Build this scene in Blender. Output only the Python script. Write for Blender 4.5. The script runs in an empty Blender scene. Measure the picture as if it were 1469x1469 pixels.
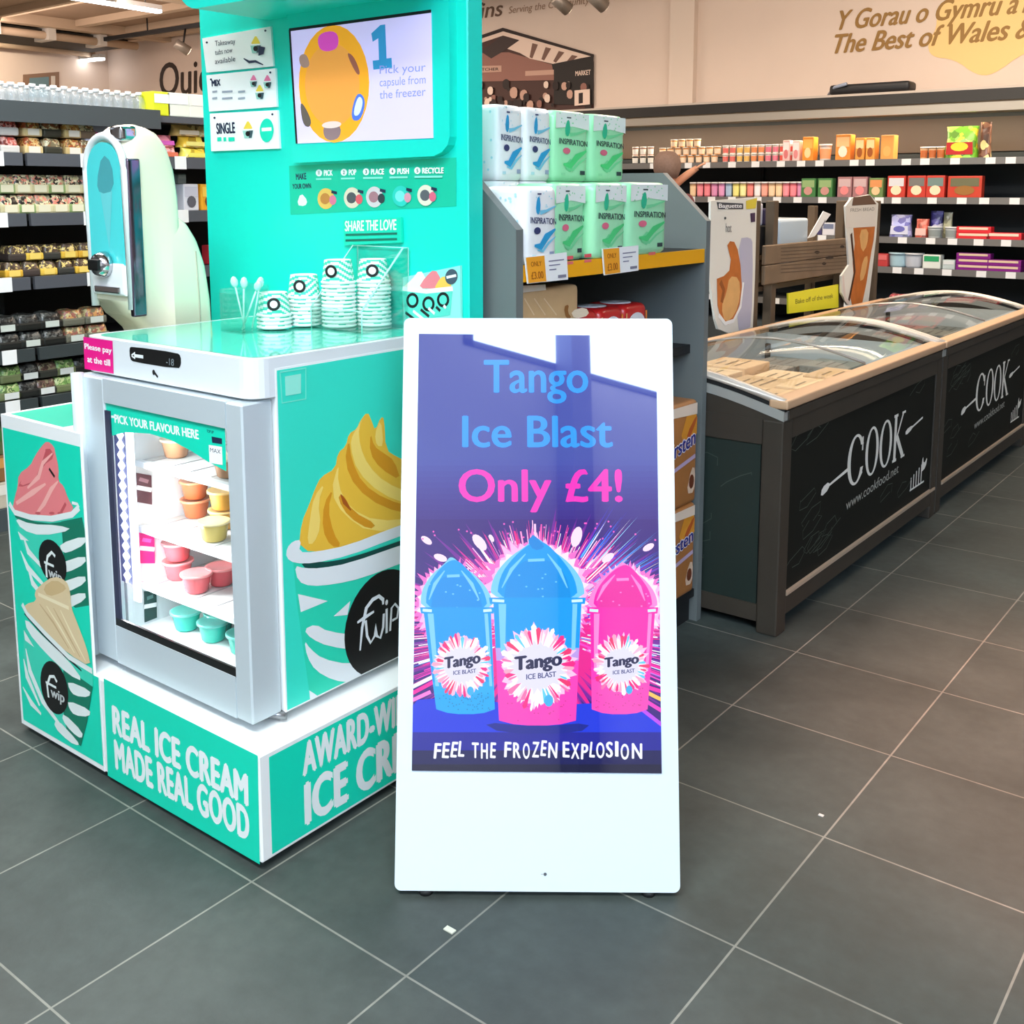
import bpy, bmesh, math, random
from mathutils import Vector, Matrix
S = bpy.context.scene
C = S.collection
R = math.radians
rng = random.Random(11)

# ---------------------------------------------------------------- camera
EYE = Vector((0.0, 0.0, 1.5))
FPX, PYC, PITCH, YAW = 1536.4, 492.0, 0.14124, 0.66
cam = bpy.data.objects.new('camera', bpy.data.cameras.new('camera'))
C.objects.link(cam)
cam.location = EYE
cam.rotation_euler = (math.pi/2 - PITCH, 0, YAW)
cam.data.sensor_width = 36.0
cam.data.lens = 36.0*FPX/1469
cam.data.shift_y = -(734.5-PYC)/1469
cam.data.clip_start = 0.05
S.camera = cam
# ---------------------------------------------------------------- world, exposure
w = bpy.data.worlds.new('world'); S.world = w; w.use_nodes = True
bg = w.node_tree.nodes['Background']
bg.inputs[0].default_value = (0.80, 0.90, 1.0, 1); bg.inputs[1].default_value = 0.6
S.view_settings.view_transform = 'Standard'
S.view_settings.look = 'None'
S.view_settings.gamma = 1.0
S.view_settings.exposure = 0.45
S.view_settings.use_curve_mapping = False
def area(name, loc, sx, sy, power, col, rot=(0,0,0), spread=180):
    l = bpy.data.lights.new(name, 'AREA'); l.shape = 'RECTANGLE'; l.size = sx; l.size_y = sy
    l.energy = power; l.color = col; l.spread = R(spread)
    o = bpy.data.objects.new(name, l); C.objects.link(o); o.location = loc; o.rotation_euler = rot
    return o
def spot(name, loc, tgt, power, col, size=60, rad=0.05):
    l = bpy.data.lights.new(name, 'SPOT'); l.energy = power; l.color = col; l.spot_size = R(size); l.spot_blend = 0.8
    l.shadow_soft_size = rad
    o = bpy.data.objects.new(name, l); C.objects.link(o); o.location = loc
    o.rotation_euler = (Vector(tgt)-Vector(loc)).to_track_quat('-Z', 'Y').to_euler()
    return o
COOL = (0.92, 1.0, 1.0); WARM = (1.0, 0.80, 0.62)
area('overhead_fill_light', (-0.6, -0.4, 3.9), 3.0, 1.2, 250, COOL, (R(-20), R(-8), 0))  # area lights added overhead as fill; this one brightens the kiosk panel
area('overhead_fill_light', (-4.3, 1.8, 3.42), 2.6, 0.7, 85, (1, .97, .92))
area('overhead_fill_light', (-2.9, 2.6, 3.42), 1.8, 0.6, 30, COOL)
area('overhead_fill_light', (-1.2, 6.0, 3.42), 2.5, 0.6, 55, WARM)
area('overhead_fill_light', (-3.2, 5.6, 3.42), 2.5, 0.6, 60, WARM)
area('overhead_fill_light', (-9.5, 6.0, 3.42), 4.0, 0.7, 230, WARM)
area('wall_washer_light', (-4.5, 7.0, 3.45), 4.0, 0.4, 17, (1.0, .82, .68), (R(62), 0, 0))
area('wall_washer_light', (-1.6, 7.0, 3.45), 1.6, 0.4, 26, (1.0, .86, .72), (R(66), 0, 0))
area('wall_washer_light', (-10.0, 6.6, 3.40), 6.0, 0.4, 34, (1.0, .80, .70), (R(66), 0, 0))
area('ceiling_up_fill', (-11.0, 6.0, 2.3), 3.0, 3.0, 7, (1.0, .82, .66), (R(180), 0, 0))  # unseen upward light without a fitting, added to brighten the ceiling
spot('wall_washer_light', (-13.4, 6.6, 3.4), (-14.4, 7.3, 2.9), 120, (1.0, .85, .66), 80)
spot('aisle_light', (0.5, 3.5, 3.5), (-0.1, 3.2, 0), 800, (1.0, .40, .24), 42, .2)
area('shopfront_fill_light', (4.6, -2.6, 4.9), 3.5, 0.3, 120, (.95, .98, 1.0), (R(-118), 0, 0))  # unseen light added on the front wall to brighten its reflection in the screen
area('chiller_canopy_light', (-3.0, 8.42, 2.06), 5.8, 0.06, 45, (1.0, .86, .66), (R(12), 0, 0))

# ---------------------------------------------------------------- photo ray helpers (used to measure, in metres)
_f = Vector((0, math.cos(PITCH), -math.sin(PITCH))); _r = Vector((1, 0, 0)); _d = _f.cross(_r)
_rz = Matrix.Rotation(YAW, 3, 'Z')
def ray(x, y): return _rz @ (_r*((x-734.5)/FPX) + _d*((y-PYC)/FPX) + _f)
class Plane:
    def __init__(s, p, n): s.p = Vector(p); s.n = Vector(n).normalized()
    def at(s, x, y):
        d = ray(x, y); return EYE + d*((s.p-EYE).dot(s.n)/d.dot(s.n))
def onx(x, y, k): return Plane((k, 0, 0), (1, 0, 0)).at(x, y)
def ony(x, y, k): return Plane((0, k, 0), (0, -1, 0)).at(x, y)
def onz(x, y, k): return Plane((0, 0, k), (0, 0, 1)).at(x, y)

# ---------------------------------------------------------------- materials
def lin(c): return tuple(((v/255)/12.92 if v/255 <= .04045 else ((v/255+.055)/1.055)**2.4) for v in c)
MATS = {}
def mat(rgb, rough=.5, metal=0., emit=0., spec=.5, noise=0., scale=20., coat=0., ior=None, alpha=1., bump=0.):
    key = (tuple(rgb), rough, metal, emit, spec, noise, scale, coat, ior, alpha, bump)
    if key in MATS: return MATS[key]
    m = bpy.data.materials.new('surface_%d_%d_%d' % tuple(int(v) for v in rgb)); m.use_nodes = True
    nt = m.node_tree; b = nt.nodes['Principled BSDF']; c = lin(rgb)
    b.inputs['Base Color'].default_value = (*c, 1)
    b.inputs['Roughness'].default_value = rough; b.inputs['Metallic'].default_value = metal
    b.inputs['Specular IOR Level'].default_value = spec
    b.inputs['Coat Weight'].default_value = coat; b.inputs['Coat Roughness'].default_value = .03
    if ior: b.inputs['IOR'].default_value = ior
    b.inputs['Alpha'].default_value = alpha
    if emit:
        b.inputs['Emission Color'].default_value = (*c, 1); b.inputs['Emission Strength'].default_value = emit
    if noise or bump:
        tc = nt.nodes.new('ShaderNodeTexCoord'); nz = nt.nodes.new('ShaderNodeTexNoise')
        nz.inputs['Scale'].default_value = scale; nz.inputs['Detail'].default_value = 5
        nt.links.new(tc.outputs['Object'], nz.inputs['Vector'])
        if noise:
            mx = nt.nodes.new('ShaderNodeMix'); mx.data_type = 'RGBA'
            mx.inputs['A'].default_value = tuple(v*(1-noise) for v in c)+(1,)
            mx.inputs['B'].default_value = tuple(min(1, v*(1+noise)) for v in c)+(1,)
            nt.links.new(nz.outputs['Fac'], mx.inputs['Factor']); nt.links.new(mx.outputs['Result'], b.inputs['Base Color'])
        if bump:
            bp = nt.nodes.new('ShaderNodeBump'); bp.inputs['Strength'].default_value = bump; bp.inputs['Distance'].default_value = .01
            nt.links.new(nz.outputs['Fac'], bp.inputs['Height']); nt.links.new(bp.outputs['Normal'], b.inputs['Normal'])
    MATS[key] = m; return m
def glass(name, tint=(1, 1, 1), ior=1.45, rough=.02, refl=1.0):
    m = bpy.data.materials.new(name); m.use_nodes = True; nt = m.node_tree; nt.nodes.clear()
    o = nt.nodes.new('ShaderNodeOutputMaterial'); t = nt.nodes.new('ShaderNodeBsdfTransparent'); g = nt.nodes.new('ShaderNodeBsdfGlossy')
    t.inputs[0].default_value = (*tint, 1); g.inputs['Roughness'].default_value = rough
    f = nt.nodes.new('ShaderNodeLayerWeight'); f.inputs['Blend'].default_value = .5
    pw = nt.nodes.new('ShaderNodeMath'); pw.operation = 'POWER'; pw.inputs[1].default_value = 5.0
    mu = nt.nodes.new('ShaderNodeMath'); mu.operation = 'MULTIPLY_ADD'; mu.inputs[1].default_value = .5*refl; mu.inputs[2].default_value = (ior-1)**2/(ior+1)**2*refl
    mx = nt.nodes.new('ShaderNodeMixShader'); nt.links.new(f.outputs['Facing'], pw.inputs[0])
    nt.links.new(pw.outputs[0], mu.inputs[0]); nt.links.new(mu.outputs[0], mx.inputs[0])
    nt.links.new(t.outputs[0], mx.inputs[1]); nt.links.new(g.outputs[0], mx.inputs[2]); nt.links.new(mx.outputs[0], o.inputs[0])
    return m
WHITE = mat((240, 243, 243), .35); PAPER = mat((245, 247, 247), .6); TEAL = mat((14, 218, 184), .38)
TEALD = mat((10, 110, 90), .5); TEALM = mat((60, 215, 185), .4); BLACK = mat((10, 11, 12), .45); NAVY = mat((25, 40, 70), .5)
TEAL_LIT = mat((16, 226, 206), .38); DGREY = mat((70, 78, 82), .5); SILVER = mat((180, 188, 192), .35, .25); CHROME = mat((200, 200, 205), .08, 1.); STEEL = mat((150, 152, 155), .3, .8)  # panel teal: kiosk teal with the brighter light on the panel put into its colour
SHELFG = mat((88, 92, 100), .4, .2); DARK = mat((22, 24, 26), .6); PINK = mat((235, 15, 135), .5); TICKET = mat((238, 240, 240), .6)
CREAM = mat((244, 236, 210), .25, coat=.4)
def busy(cols, scale=30., rough=.35, seed=0.):
    """patchwork of packaging colours, different on every object"""
    m = bpy.data.materials.new('patterned_wrap'); m.use_nodes = True; nt = m.node_tree; b = nt.nodes['Principled BSDF']; b.inputs['Roughness'].default_value = rough; b.inputs['Coat Weight'].default_value = .3
    tc = nt.nodes.new('ShaderNodeTexCoord'); oi = nt.nodes.new('ShaderNodeObjectInfo'); ad = nt.nodes.new('ShaderNodeVectorMath'); ad.operation = 'ADD'; mu = nt.nodes.new('ShaderNodeMath'); mu.operation = 'MULTIPLY'; mu.inputs[1].default_value = 37.
    nt.links.new(oi.outputs['Random'], mu.inputs[0]); nt.links.new(tc.outputs['Object'], ad.inputs[0]); nt.links.new(mu.outputs[0], ad.inputs[1])
    nz = nt.nodes.new('ShaderNodeTexNoise'); nz.inputs['Scale'].default_value = scale*.6; nt.links.new(ad.outputs[0], nz.inputs['Vector'])
    mx = nt.nodes.new('ShaderNodeVectorMath'); mx.operation = 'MULTIPLY_ADD'; mx.inputs[1].default_value = (.06, .06, .06); nt.links.new(nz.outputs['Color'], mx.inputs[0]); nt.links.new(ad.outputs[0], mx.inputs[2])
    v = nt.nodes.new('ShaderNodeTexVoronoi'); v.inputs['Scale'].default_value = scale; nt.links.new(mx.outputs[0], v.inputs['Vector'])
    sp_ = nt.nodes.new('ShaderNodeSeparateColor'); nt.links.new(v.outputs['Color'], sp_.inputs[0])
    cr = nt.nodes.new('ShaderNodeValToRGB'); cr.color_ramp.interpolation = 'CONSTANT'
    while len(cr.color_ramp.elements) < len(cols): cr.color_ramp.elements.new(.5)
    for i, c in enumerate(cols): cr.color_ramp.elements[i].position = i/len(cols); cr.color_ramp.elements[i].color = (*lin(c), 1)
    nt.links.new(sp_.outputs[0], cr.inputs[0]); nt.links.new(cr.outputs[0], b.inputs['Base Color']); return m
GLASS = glass('clear_glass', (.97, .985, .98)); ACRYL = glass('clear_acrylic', (.93, .99, .97), 1.6, .02, 1.6)

# ---------------------------------------------------------------- mesh builder
_TXT = {}
def text_geo(s, bold=0., space=1.):
    k = (s, bold, space)
    if k in _TXT: return _TXT[k]
    cu = bpy.data.curves.new('t', 'FONT'); cu.body = s; cu.offset = bold; cu.space_character = space; cu.resolution_u = 4
    o = bpy.data.objects.new('t', cu); C.objects.link(o)
    bpy.context.view_layer.update()
    me = bpy.data.meshes.new_from_object(o.evaluated_get(bpy.context.evaluated_depsgraph_get()))
    vs = [v.co.copy() for v in me.vertices]; fs = [tuple(p.vertices) for p in me.polygons]
    bpy.data.objects.remove(o); bpy.data.curves.remove(cu); bpy.data.meshes.remove(me)
    x0 = min(v.x for v in vs); x1 = max(v.x for v in vs)
    cap = .70
    out = ([((v.x-x0)/(x1-x0), v.y/cap) for v in vs], fs, x1-x0)
    _TXT[k] = out; return out
class B:
    """collects geometry in world metres and links it as ONE mesh object"""
    def __init__(s): s.v = []; s.f = []; s.m = []; s.sm = []; s.mats = []
    def mi(s, m):
        if m not in s.mats: s.mats.append(m)
        return s.mats.index(m)
    def add(s, vs, fs, m, smooth=False):
        o = len(s.v); s.v += [tuple(v) for v in vs]; k = s.mi(m)
        for f in fs: s.f.append(tuple(i+o for i in f)); s.m.append(k); s.sm.append(smooth)
        return s
    def face(s, pts, m): return s.add(pts, [tuple(range(len(pts)))], m)
    def box(s, x0, x1, y0, y1, z0, z1, m, bev=0., seg=2, M=None):
        bm = bmesh.new(); bmesh.ops.create_cube(bm, size=1)
        for v in bm.verts: v.co = Vector(((x0+x1)/2+v.co.x*(x1-x0), (y0+y1)/2+v.co.y*(y1-y0), (z0+z1)/2+v.co.z*(z1-z0)))
        if bev: bmesh.ops.bevel(bm, geom=bm.edges[:], offset=bev, segments=seg, profile=.6, affect='EDGES')
        bm.verts.index_update()
        vs = [(M @ v.co if M else v.co.copy()) for v in bm.verts]; fs = [tuple(v.index for v in f.verts) for f in bm.faces]
        bm.free(); return s.add(vs, fs, m, bool(bev) and seg > 2)
    def lathe(s, c, prof, m, n=20, M=None, cap=True):
        c = Vector(c); vs = []; fs = []
        for r, z in prof:
            for i in range(n):
                a = 2*math.pi*i/n; p = Vector((r*math.cos(a), r*math.sin(a), z)); vs.append((M @ p if M else p)+c)
        for j in range(len(prof)-1):
            for i in range(n): fs.append((j*n+i, j*n+(i+1) % n, (j+1)*n+(i+1) % n, (j+1)*n+i))
        ms = m if isinstance(m, list) else [m]*(len(prof)-1)
        o = len(s.v); s.v += [tuple(v) for v in vs]
        for j in range(len(prof)-1):
            k = s.mi(ms[j])
            for f in fs[j*n:(j+1)*n]: s.f.append(tuple(i+o for i in f)); s.m.append(k); s.sm.append(True)
        if cap:
            for j, q, mm in ((0, 1, ms[0]), (len(prof)-1, 0, ms[-1])):
                if prof[j][0] > 1e-5:
                    f = tuple(o+j*n+i for i in range(n)); s.f.append(f[::-1] if q else f); s.m.append(s.mi(mm)); s.sm.append(False)
        return s
    def tube(s, pts, r, m, n=8, cap=True):
        pts = [Vector(p) for p in pts]; vs = []; fs = []
        rs = r if isinstance(r, list) else [r]*len(pts)
        up = Vector((0, 0, 1))
        for i, p in enumerate(pts):
            t = (pts[min(i+1, len(pts)-1)]-pts[max(i-1, 0)]).normalized()
            a = t.cross(up)
            if a.length < 1e-3: a = t.cross(Vector((1, 0, 0)))
            a.normalize(); b = a.cross(t)
            for k in range(n):
                q = 2*math.pi*k/n; vs.append(p+(a*math.cos(q)+b*math.sin(q))*rs[i])
        for i in range(len(pts)-1):
            for k in range(n): fs.append((i*n+k, i*n+(k+1) % n, (i+1)*n+(k+1) % n, (i+1)*n+k))
        if cap: fs += [tuple(range(n))[::-1], tuple((len(pts)-1)*n+k for k in range(n))]
        return s.add(vs, fs, m, True)
    def prism(s, pts, ext, m, smooth=False):
        pts = [Vector(p) for p in pts]; ext = Vector(ext); n = len(pts)
        vs = pts+[p+ext for p in pts]
        fs = [tuple(range(n))[::-1], tuple(range(n, 2*n))]+[(i, (i+1) % n, n+(i+1) % n, n+i) for i in range(n)]
        return s.add(vs, fs, m, smooth)
    def loft(s, rings, m, caps=True, smooth=True):
        n = len(rings[0]); vs = [p for r in rings for p in r]
        fs = [(j*n+i, j*n+(i+1) % n, (j+1)*n+(i+1) % n, (j+1)*n+i) for j in range(len(rings)-1) for i in range(n)]
        s.add(vs, fs, m, smooth)
        if caps: s.add(rings[0], [tuple(range(n))[::-1]], m); s.add(rings[-1], [tuple(range(n))], m)
        return s
    def mesh(s, name, org=(0, 0, 0)):
        me = bpy.data.meshes.new(name); ox, oy, oz = org
        me.from_pydata([(x-ox, y-oy, z-oz) for x, y, z in s.v], [], s.f)
        for m in s.mats: me.materials.append(m)
        me.polygons.foreach_set('material_index', s.m); me.polygons.foreach_set('use_smooth', s.sm)
        me.update(); return me
    def obj(s, name, parent=None, label=None):
        org = parent['_o'] if parent is not None else (0, 0, 0)
        o = bpy.data.objects.new(name, s.mesh(name, org)); C.objects.link(o)
        if parent is not None: o.parent = parent; o['_o'] = tuple(org)
        if label: o['label'] = label
        return o
class Decal:
    """flat print on a plane: shapes are laid on top of each other, a fraction of a millimetre apart"""
    def __init__(s, b, plane, off=.0008, step=.00004, clips=()): s.b = b; s.pl = plane; s.o = off; s.st = step; s.clips = clips
    def P(s, q): return s.pl.at(*q) if len(q) == 2 else Vector(q)
    def clip(s, pts, cl=None):
        for n, k in list(s.clips)+list(cl or ()):
            n = Vector(n); out = []
            for i in range(len(pts)):
                a, c = pts[i-1], pts[i]; da, dc = a.dot(n)-k, c.dot(n)-k
                if (da <= 0) != (dc <= 0): out.append(a+(c-a)*(da/(da-dc)))
                if dc <= 0: out.append(c)
            pts = out
            if len(pts) < 3: return []
        return pts
    def poly(s, pts, m, cl=None):
        p = [s.P(q) for q in pts]; p = s.clip(p, cl); s.o += s.st
        if len(p) >= 3:
            nn = Vector((0, 0, 0))
            for i in range(len(p)): nn += p[i-1].cross(p[i])
            if nn.dot(s.pl.n) < 0: p = p[::-1]
            s.b.face([q+s.pl.n*s.o for q in p], m)
    def smooth(s, pts, m, cl=None, it=2):
        pts = [s.P(q) for q in pts]
        for _ in range(it):
            o = []
            for i in range(len(pts)):
                a, c = pts[i-1], pts[i]; o += [a*.75+c*.25, a*.25+c*.75]
            pts = o
        s.poly([tuple(p) for p in pts], m, cl)
    def ell(s, c, a, bb, m, cl=None, n=28):
        """ellipse from its centre and the ends of two half axes (pixels or points)"""
        c, a, bb = s.P(c), s.P(a), s.P(bb); a = a-c; bb = bb-c
        s.poly([tuple(c+a*math.cos(t)+bb*math.sin(t)) for t in [2*math.pi*i/n for i in range(n)]], m, cl)
    def ring(s, c, a, bb, k, m, n=28):
        c, a, bb = s.P(c), s.P(a), s.P(bb); a = a-c; bb = bb-c; s.o += s.st
        for i in range(n):
            t0, t1 = 2*math.pi*i/n, 2*math.pi*(i+1)/n
            q = [c+(a*math.cos(t)+bb*math.sin(t))*r for t, r in ((t0, 1), (t1, 1), (t1, k), (t0, k))]
            s.b.face([p+s.pl.n*s.o for p in q], m)
    def stroke(s, pts, wd, m, cl=None):
        """a line of given width in metres; a width list tapers it"""
        p = [s.P(q) for q in pts]; ws = wd if isinstance(wd, list) else [wd]*len(p); L = []; Rr = []
        for i in range(len(p)):
            t = (p[min(i+1, len(p)-1)]-p[max(i-1, 0)]).normalized(); q = s.pl.n.cross(t)*ws[i]/2; L.append(p[i]+q); Rr.append(p[i]-q)
        for i in range(len(p)-1):
            o = s.o; s.poly([tuple(L[i]), tuple(L[i+1]), tuple(Rr[i+1]), tuple(Rr[i])], m, cl); s.o = o
        s.o += s.st
    def text(s, t, bl, br, tl, m, bold=0.02, space=1., cl=None):
        """letters from baseline-left to baseline-right, cap height up to tl"""
        vs, fs, wd = text_geo(t, 0., space); bl, br, tl = s.P(bl), s.P(br), s.P(tl); X, Y = br-bl, tl-bl
        k = bold/wd
        for dx, dy in (((-k, 0), (k, 0), (0, bold*.7), (0, -bold*.7)) if bold else ((0, 0),)):
            s.o += s.st
            vv = [bl+X*(k+x*(1-2*k)+dx)+Y*(y+dy) for x, y in vs]
            if not s.clips and not cl:
                s.b.add([p+s.pl.n*s.o for p in vv], fs, m); continue
            for f in fs:
                p = s.clip([vv[i] for i in f], cl)
                if len(p) >= 3: s.b.face([q+s.pl.n*s.o for q in p], m)

# ---------------------------------------------------------------- things
def tag(o, label, cat, group=None, kind=None):
    o['label'] = label; o['category'] = cat
    if group: o['group'] = group
    if kind: o['kind'] = kind
    return o
def thing(name, label, cat, loc=(0, 0, 0), group=None):
    o = bpy.data.objects.new(name, None); o.empty_display_size = .05; C.objects.link(o)
    o.location = loc; o['_o'] = tuple(float(v) for v in loc)
    return tag(o, label, cat, group)
def struct(name, b):
    o = b.obj(name); o['kind'] = 'structure'; o['_o'] = (0., 0., 0.); return o
def solo(name, b, label, cat, group=None, loc=None):
    """a thing that is one mesh, its origin at its base"""
    if loc is None:
        xs, ys, zs = zip(*b.v); loc = ((min(xs)+max(xs))/2, (min(ys)+max(ys))/2, min(zs))
    o = bpy.data.objects.new(name, b.mesh(name, loc)); C.objects.link(o); o.location = loc; o['_o'] = tuple(loc)
    return tag(o, label, cat, group)
def inst(name, me, loc, label, cat, group=None, rz=0., sc=None):
    o = bpy.data.objects.new(name, me); C.objects.link(o); o.location = loc; o.rotation_euler = (0, 0, rz)
    if sc: o.scale = sc
    return tag(o, label, cat, group)
def copy_tree(root, loc, label, group=None):
    r = root.copy(); C.objects.link(r); r.location = loc; r['label'] = label
    if group: r['group'] = group
    for ch in list(root.children):
        c = ch.copy(); C.objects.link(c); c.parent = r
        for g in list(ch.children):
            d = g.copy(); C.objects.link(d); d.parent = c
    return r
ORD = ['first', 'second', 'third', 'fourth', 'fifth', 'sixth', 'seventh', 'eighth', 'ninth', 'tenth', 'eleventh', 'twelfth', 'thirteenth',
       'fourteenth', 'fifteenth', 'sixteenth', 'seventeenth', 'eighteenth', 'nineteenth', 'twentieth', 'twenty-first', 'twenty-second', 'twenty-third', 'twenty-fourth']

# ================================================================ SETTING
fm = bpy.data.materials.new('slate_floor_tiles'); fm.use_nodes = True
nt = fm.node_tree; bs = nt.nodes['Principled BSDF']; N = nt.nodes.new; Lk = nt.links.new
tc = N('ShaderNodeTexCoord'); mp = N('ShaderNodeMapping'); mp.inputs['Location'].default_value = (1.31+.464*40, -1.355+.464*40, 0)
Lk(tc.outputs['Object'], mp.inputs['Vector'])
br = N('ShaderNodeTexBrick'); br.offset = 0; br.squash = 1
for k, v in (('Scale', 1), ('Mortar Size', .0024), ('Mortar Smooth', .1), ('Bias', 0), ('Brick Width', .464), ('Row Height', .464)): br.inputs[k].default_value = v
br.inputs['Color1'].default_value = (*lin((58, 66, 64)), 1); br.inputs['Color2'].default_value = (*lin((65, 71, 68)), 1); br.inputs['Mortar'].default_value = (*lin((128, 128, 120)), 1)
Lk(mp.outputs[0], br.inputs['Vector'])
n1 = N('ShaderNodeTexNoise'); n1.inputs['Scale'].default_value = 2.6; n1.inputs['Detail'].default_value = 8; n1.inputs['Roughness'].default_value = .65
n2 = N('ShaderNodeTexNoise'); n2.inputs['Scale'].default_value = 26; n2.inputs['Detail'].default_value = 4
Lk(tc.outputs['Object'], n1.inputs['Vector']); Lk(tc.outputs['Object'], n2.inputs['Vector'])
mr = N('ShaderNodeMapRange'); mr.inputs['From Min'].default_value = .3; mr.inputs['From Max'].default_value = .7; mr.inputs['To Min'].default_value = .62; mr.inputs['To Max'].default_value = 1.35
Lk(n1.outputs['Fac'], mr.inputs['Value'])
mr2 = N('ShaderNodeMapRange'); mr2.inputs['From Min'].default_value = .3; mr2.inputs['From Max'].default_value = .75; mr2.inputs['To Min'].default_value = .9; mr2.inputs['To Max'].default_value = 1.12
Lk(n2.outputs['Fac'], mr2.inputs['Value'])
mu = N('ShaderNodeMath'); mu.operation = 'MULTIPLY'; Lk(mr.outputs[0], mu.inputs[0]); Lk(mr2.outputs[0], mu.inputs[1])
vm = N('ShaderNodeVectorMath'); vm.operation = 'SCALE'; Lk(br.outputs['Color'], vm.inputs[0]); Lk(mu.outputs[0], vm.inputs['Scale']); Lk(vm.outputs[0], bs.inputs['Base Color'])
ro = N('ShaderNodeMapRange'); ro.inputs['To Min'].default_value = .42; ro.inputs['To Max'].default_value = .7; Lk(n1.outputs['Fac'], ro.inputs['Value']); Lk(ro.outputs[0], bs.inputs['Roughness'])
bp = N('ShaderNodeBump'); bp.inputs['Strength'].default_value = .25; bp.inputs['Distance'].default_value = .004; Lk(n2.outputs['Fac'], bp.inputs['Height']); Lk(bp.outputs[0], bs.inputs['Normal'])
b = B(); b.box(-14.6, 8.7, -4.2, 9.2, -.1, 0, fm); struct('floor', b)

WALLM = mat((224, 206, 192), .8, noise=.04, scale=3); CEILM = mat((160, 134, 110), .85, noise=.3, scale=1.2)
b = B(); b.box(-14.6, 8.7, 9.0, 9.2, 0, 6.6, WALLM); wall_back = struct('wall_back', b)
b = B(); b.box(-14.6, -14.4, -4.2, 9.0, 0, 3.62, WALLM); struct('wall_left', b)
b = B(); b.box(-14.6, 8.7, 1.2, 9.2, 3.62, 3.75, CEILM); struct('ceiling', b)
b = B(); b.box(-14.6, 8.7, -4.2, 1.2, 6.6, 6.75, WALLM); b.box(-14.6, 8.7, 1.2, 1.3, 3.75, 6.75, WALLM); struct('ceiling', b)
FRONTM = mat((206, 208, 212), .7, noise=.05, scale=2)
b = B(); b.box(-14.6, 8.7, -4.2, -4.0, 0, 4.0, FRONTM); b.box(-14.6, 2.35, -4.2, -4.0, 4.0, 6.6, FRONTM); struct('wall_front', b)
b = B(); b.box(8.5, 8.7, -4.2, 9.2, 0, 6.6, WALLM); struct('wall_right', b)
SKY = mat((205, 228, 255), .5, emit=11.0)
b = B(); b.box(2.35, 8.5, -4.16, -4.12, 4.0, 6.6, SKY); win = struct('window_1', b)
b = B()
for x in (2.35, 8.4): b.box(x, x+.1, -4.12, -3.98, 4.0, 6.6, DGREY)
b.box(2.35, 8.5, -4.12, -3.98, 4.0, 4.06, DGREY)
b.obj('window_frame', win)
b = B(); b.box(3.42, 3.66, -3.95, -3.7, 0, 6.6, mat((120, 126, 140), .6)); o = struct('trim_1', b)
# pilaster and panel seams on the back wall
b = B(); b.box(-5.09, -4.84, 8.93, 9.0, 0, 3.62, mat((222, 206, 192), .8)); struct('trim_2', b)
# ceiling beams and ducts
BEAM = mat((196, 172, 146), .8, noise=.1, scale=2); 
k = 3
for x, wd in ((-13.0, .16), (-14.2, .18), (-10.2, .2), (-7.4, .2), (-4.4, .2)):
    b = B(); b.box(x, x+wd, 2.0, 9.0, 3.5, 3.62, BEAM); struct('trim_%d' % k, b); k += 1
for y in (4.2, 5.4, 6.6, 7.6, 8.3, 8.75):
    b = B(); b.box(-14.4, -2, y, y+.12, 3.54, 3.62, BEAM); struct('trim_%d' % k, b); k += 1
b = B(); b.box(-14.0, -13.1, 6.2, 8.5, 3.40, 3.5, mat((52, 46, 36), .8)); b.tube([(-13.05, 6.0, 3.42), (-13.05, 8.6, 3.42)], .05, BEAM)
b.tube([(-14.1, 6.0, 3.40), (-14.1, 8.6, 3.40)], .05, BEAM)
for y in (6.6, 7.3, 8.0): b.box(-13.3, -12.95, y, y+.1, 3.36, 3.52, mat((210, 205, 195), .6))
solo('ceiling_duct', b, 'dark ventilation duct with pale pipes under the ceiling at far left', 'duct')
LED = mat((250, 252, 255), .5, emit=7.0)
def led(name, p0, p1, label):
    d = (Vector(p1)-Vector(p0)); n = Vector((-d.y, d.x, 0)).normalized()*.05
    t = thing(name, label, 'ceiling light', tuple((Vector(p0)+Vector(p1))/2), 'linear ceiling lights')
    b = B(); q = [Vector(p0)+n, Vector(p1)+n, Vector(p1)-n, Vector(p0)-n]; b.prism([p+Vector((0, 0, .03)) for p in q], (0, 0, .05), WHITE); b.obj('housing', t)
    b = B(); n2 = n*.8; q = [Vector(p0)+n2, Vector(p1)+n2, Vector(p1)-n2, Vector(p0)-n2]; b.prism(q, (0, 0, .03), LED); b.obj('diffuser', t)
    for f in (.15, .85):
        b = B(); c = Vector(p0)+d*f; b.tube([c+Vector((0, 0, .08)), c+Vector((0, 0, 3.62-c.z))], .008, STEEL, 6); b.obj('suspension_rod', t)
led('linear_ceiling_light', tuple(onz(85, -4, 3.42)), tuple(onz(229, 19, 3.42)), 'long white linear ceiling light nearest the teal kiosk header')
led('linear_ceiling_light', tuple(onz(-40, 40, 3.42)), tuple(onz(27, 51, 3.42)), 'linear ceiling light cut off by the left edge of the photo')
led('linear_ceiling_light', tuple(ony(70, 94, 8.6)), tuple(ony(147, 86, 8.6)), 'short linear ceiling light in front of the far pink wall')
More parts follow.
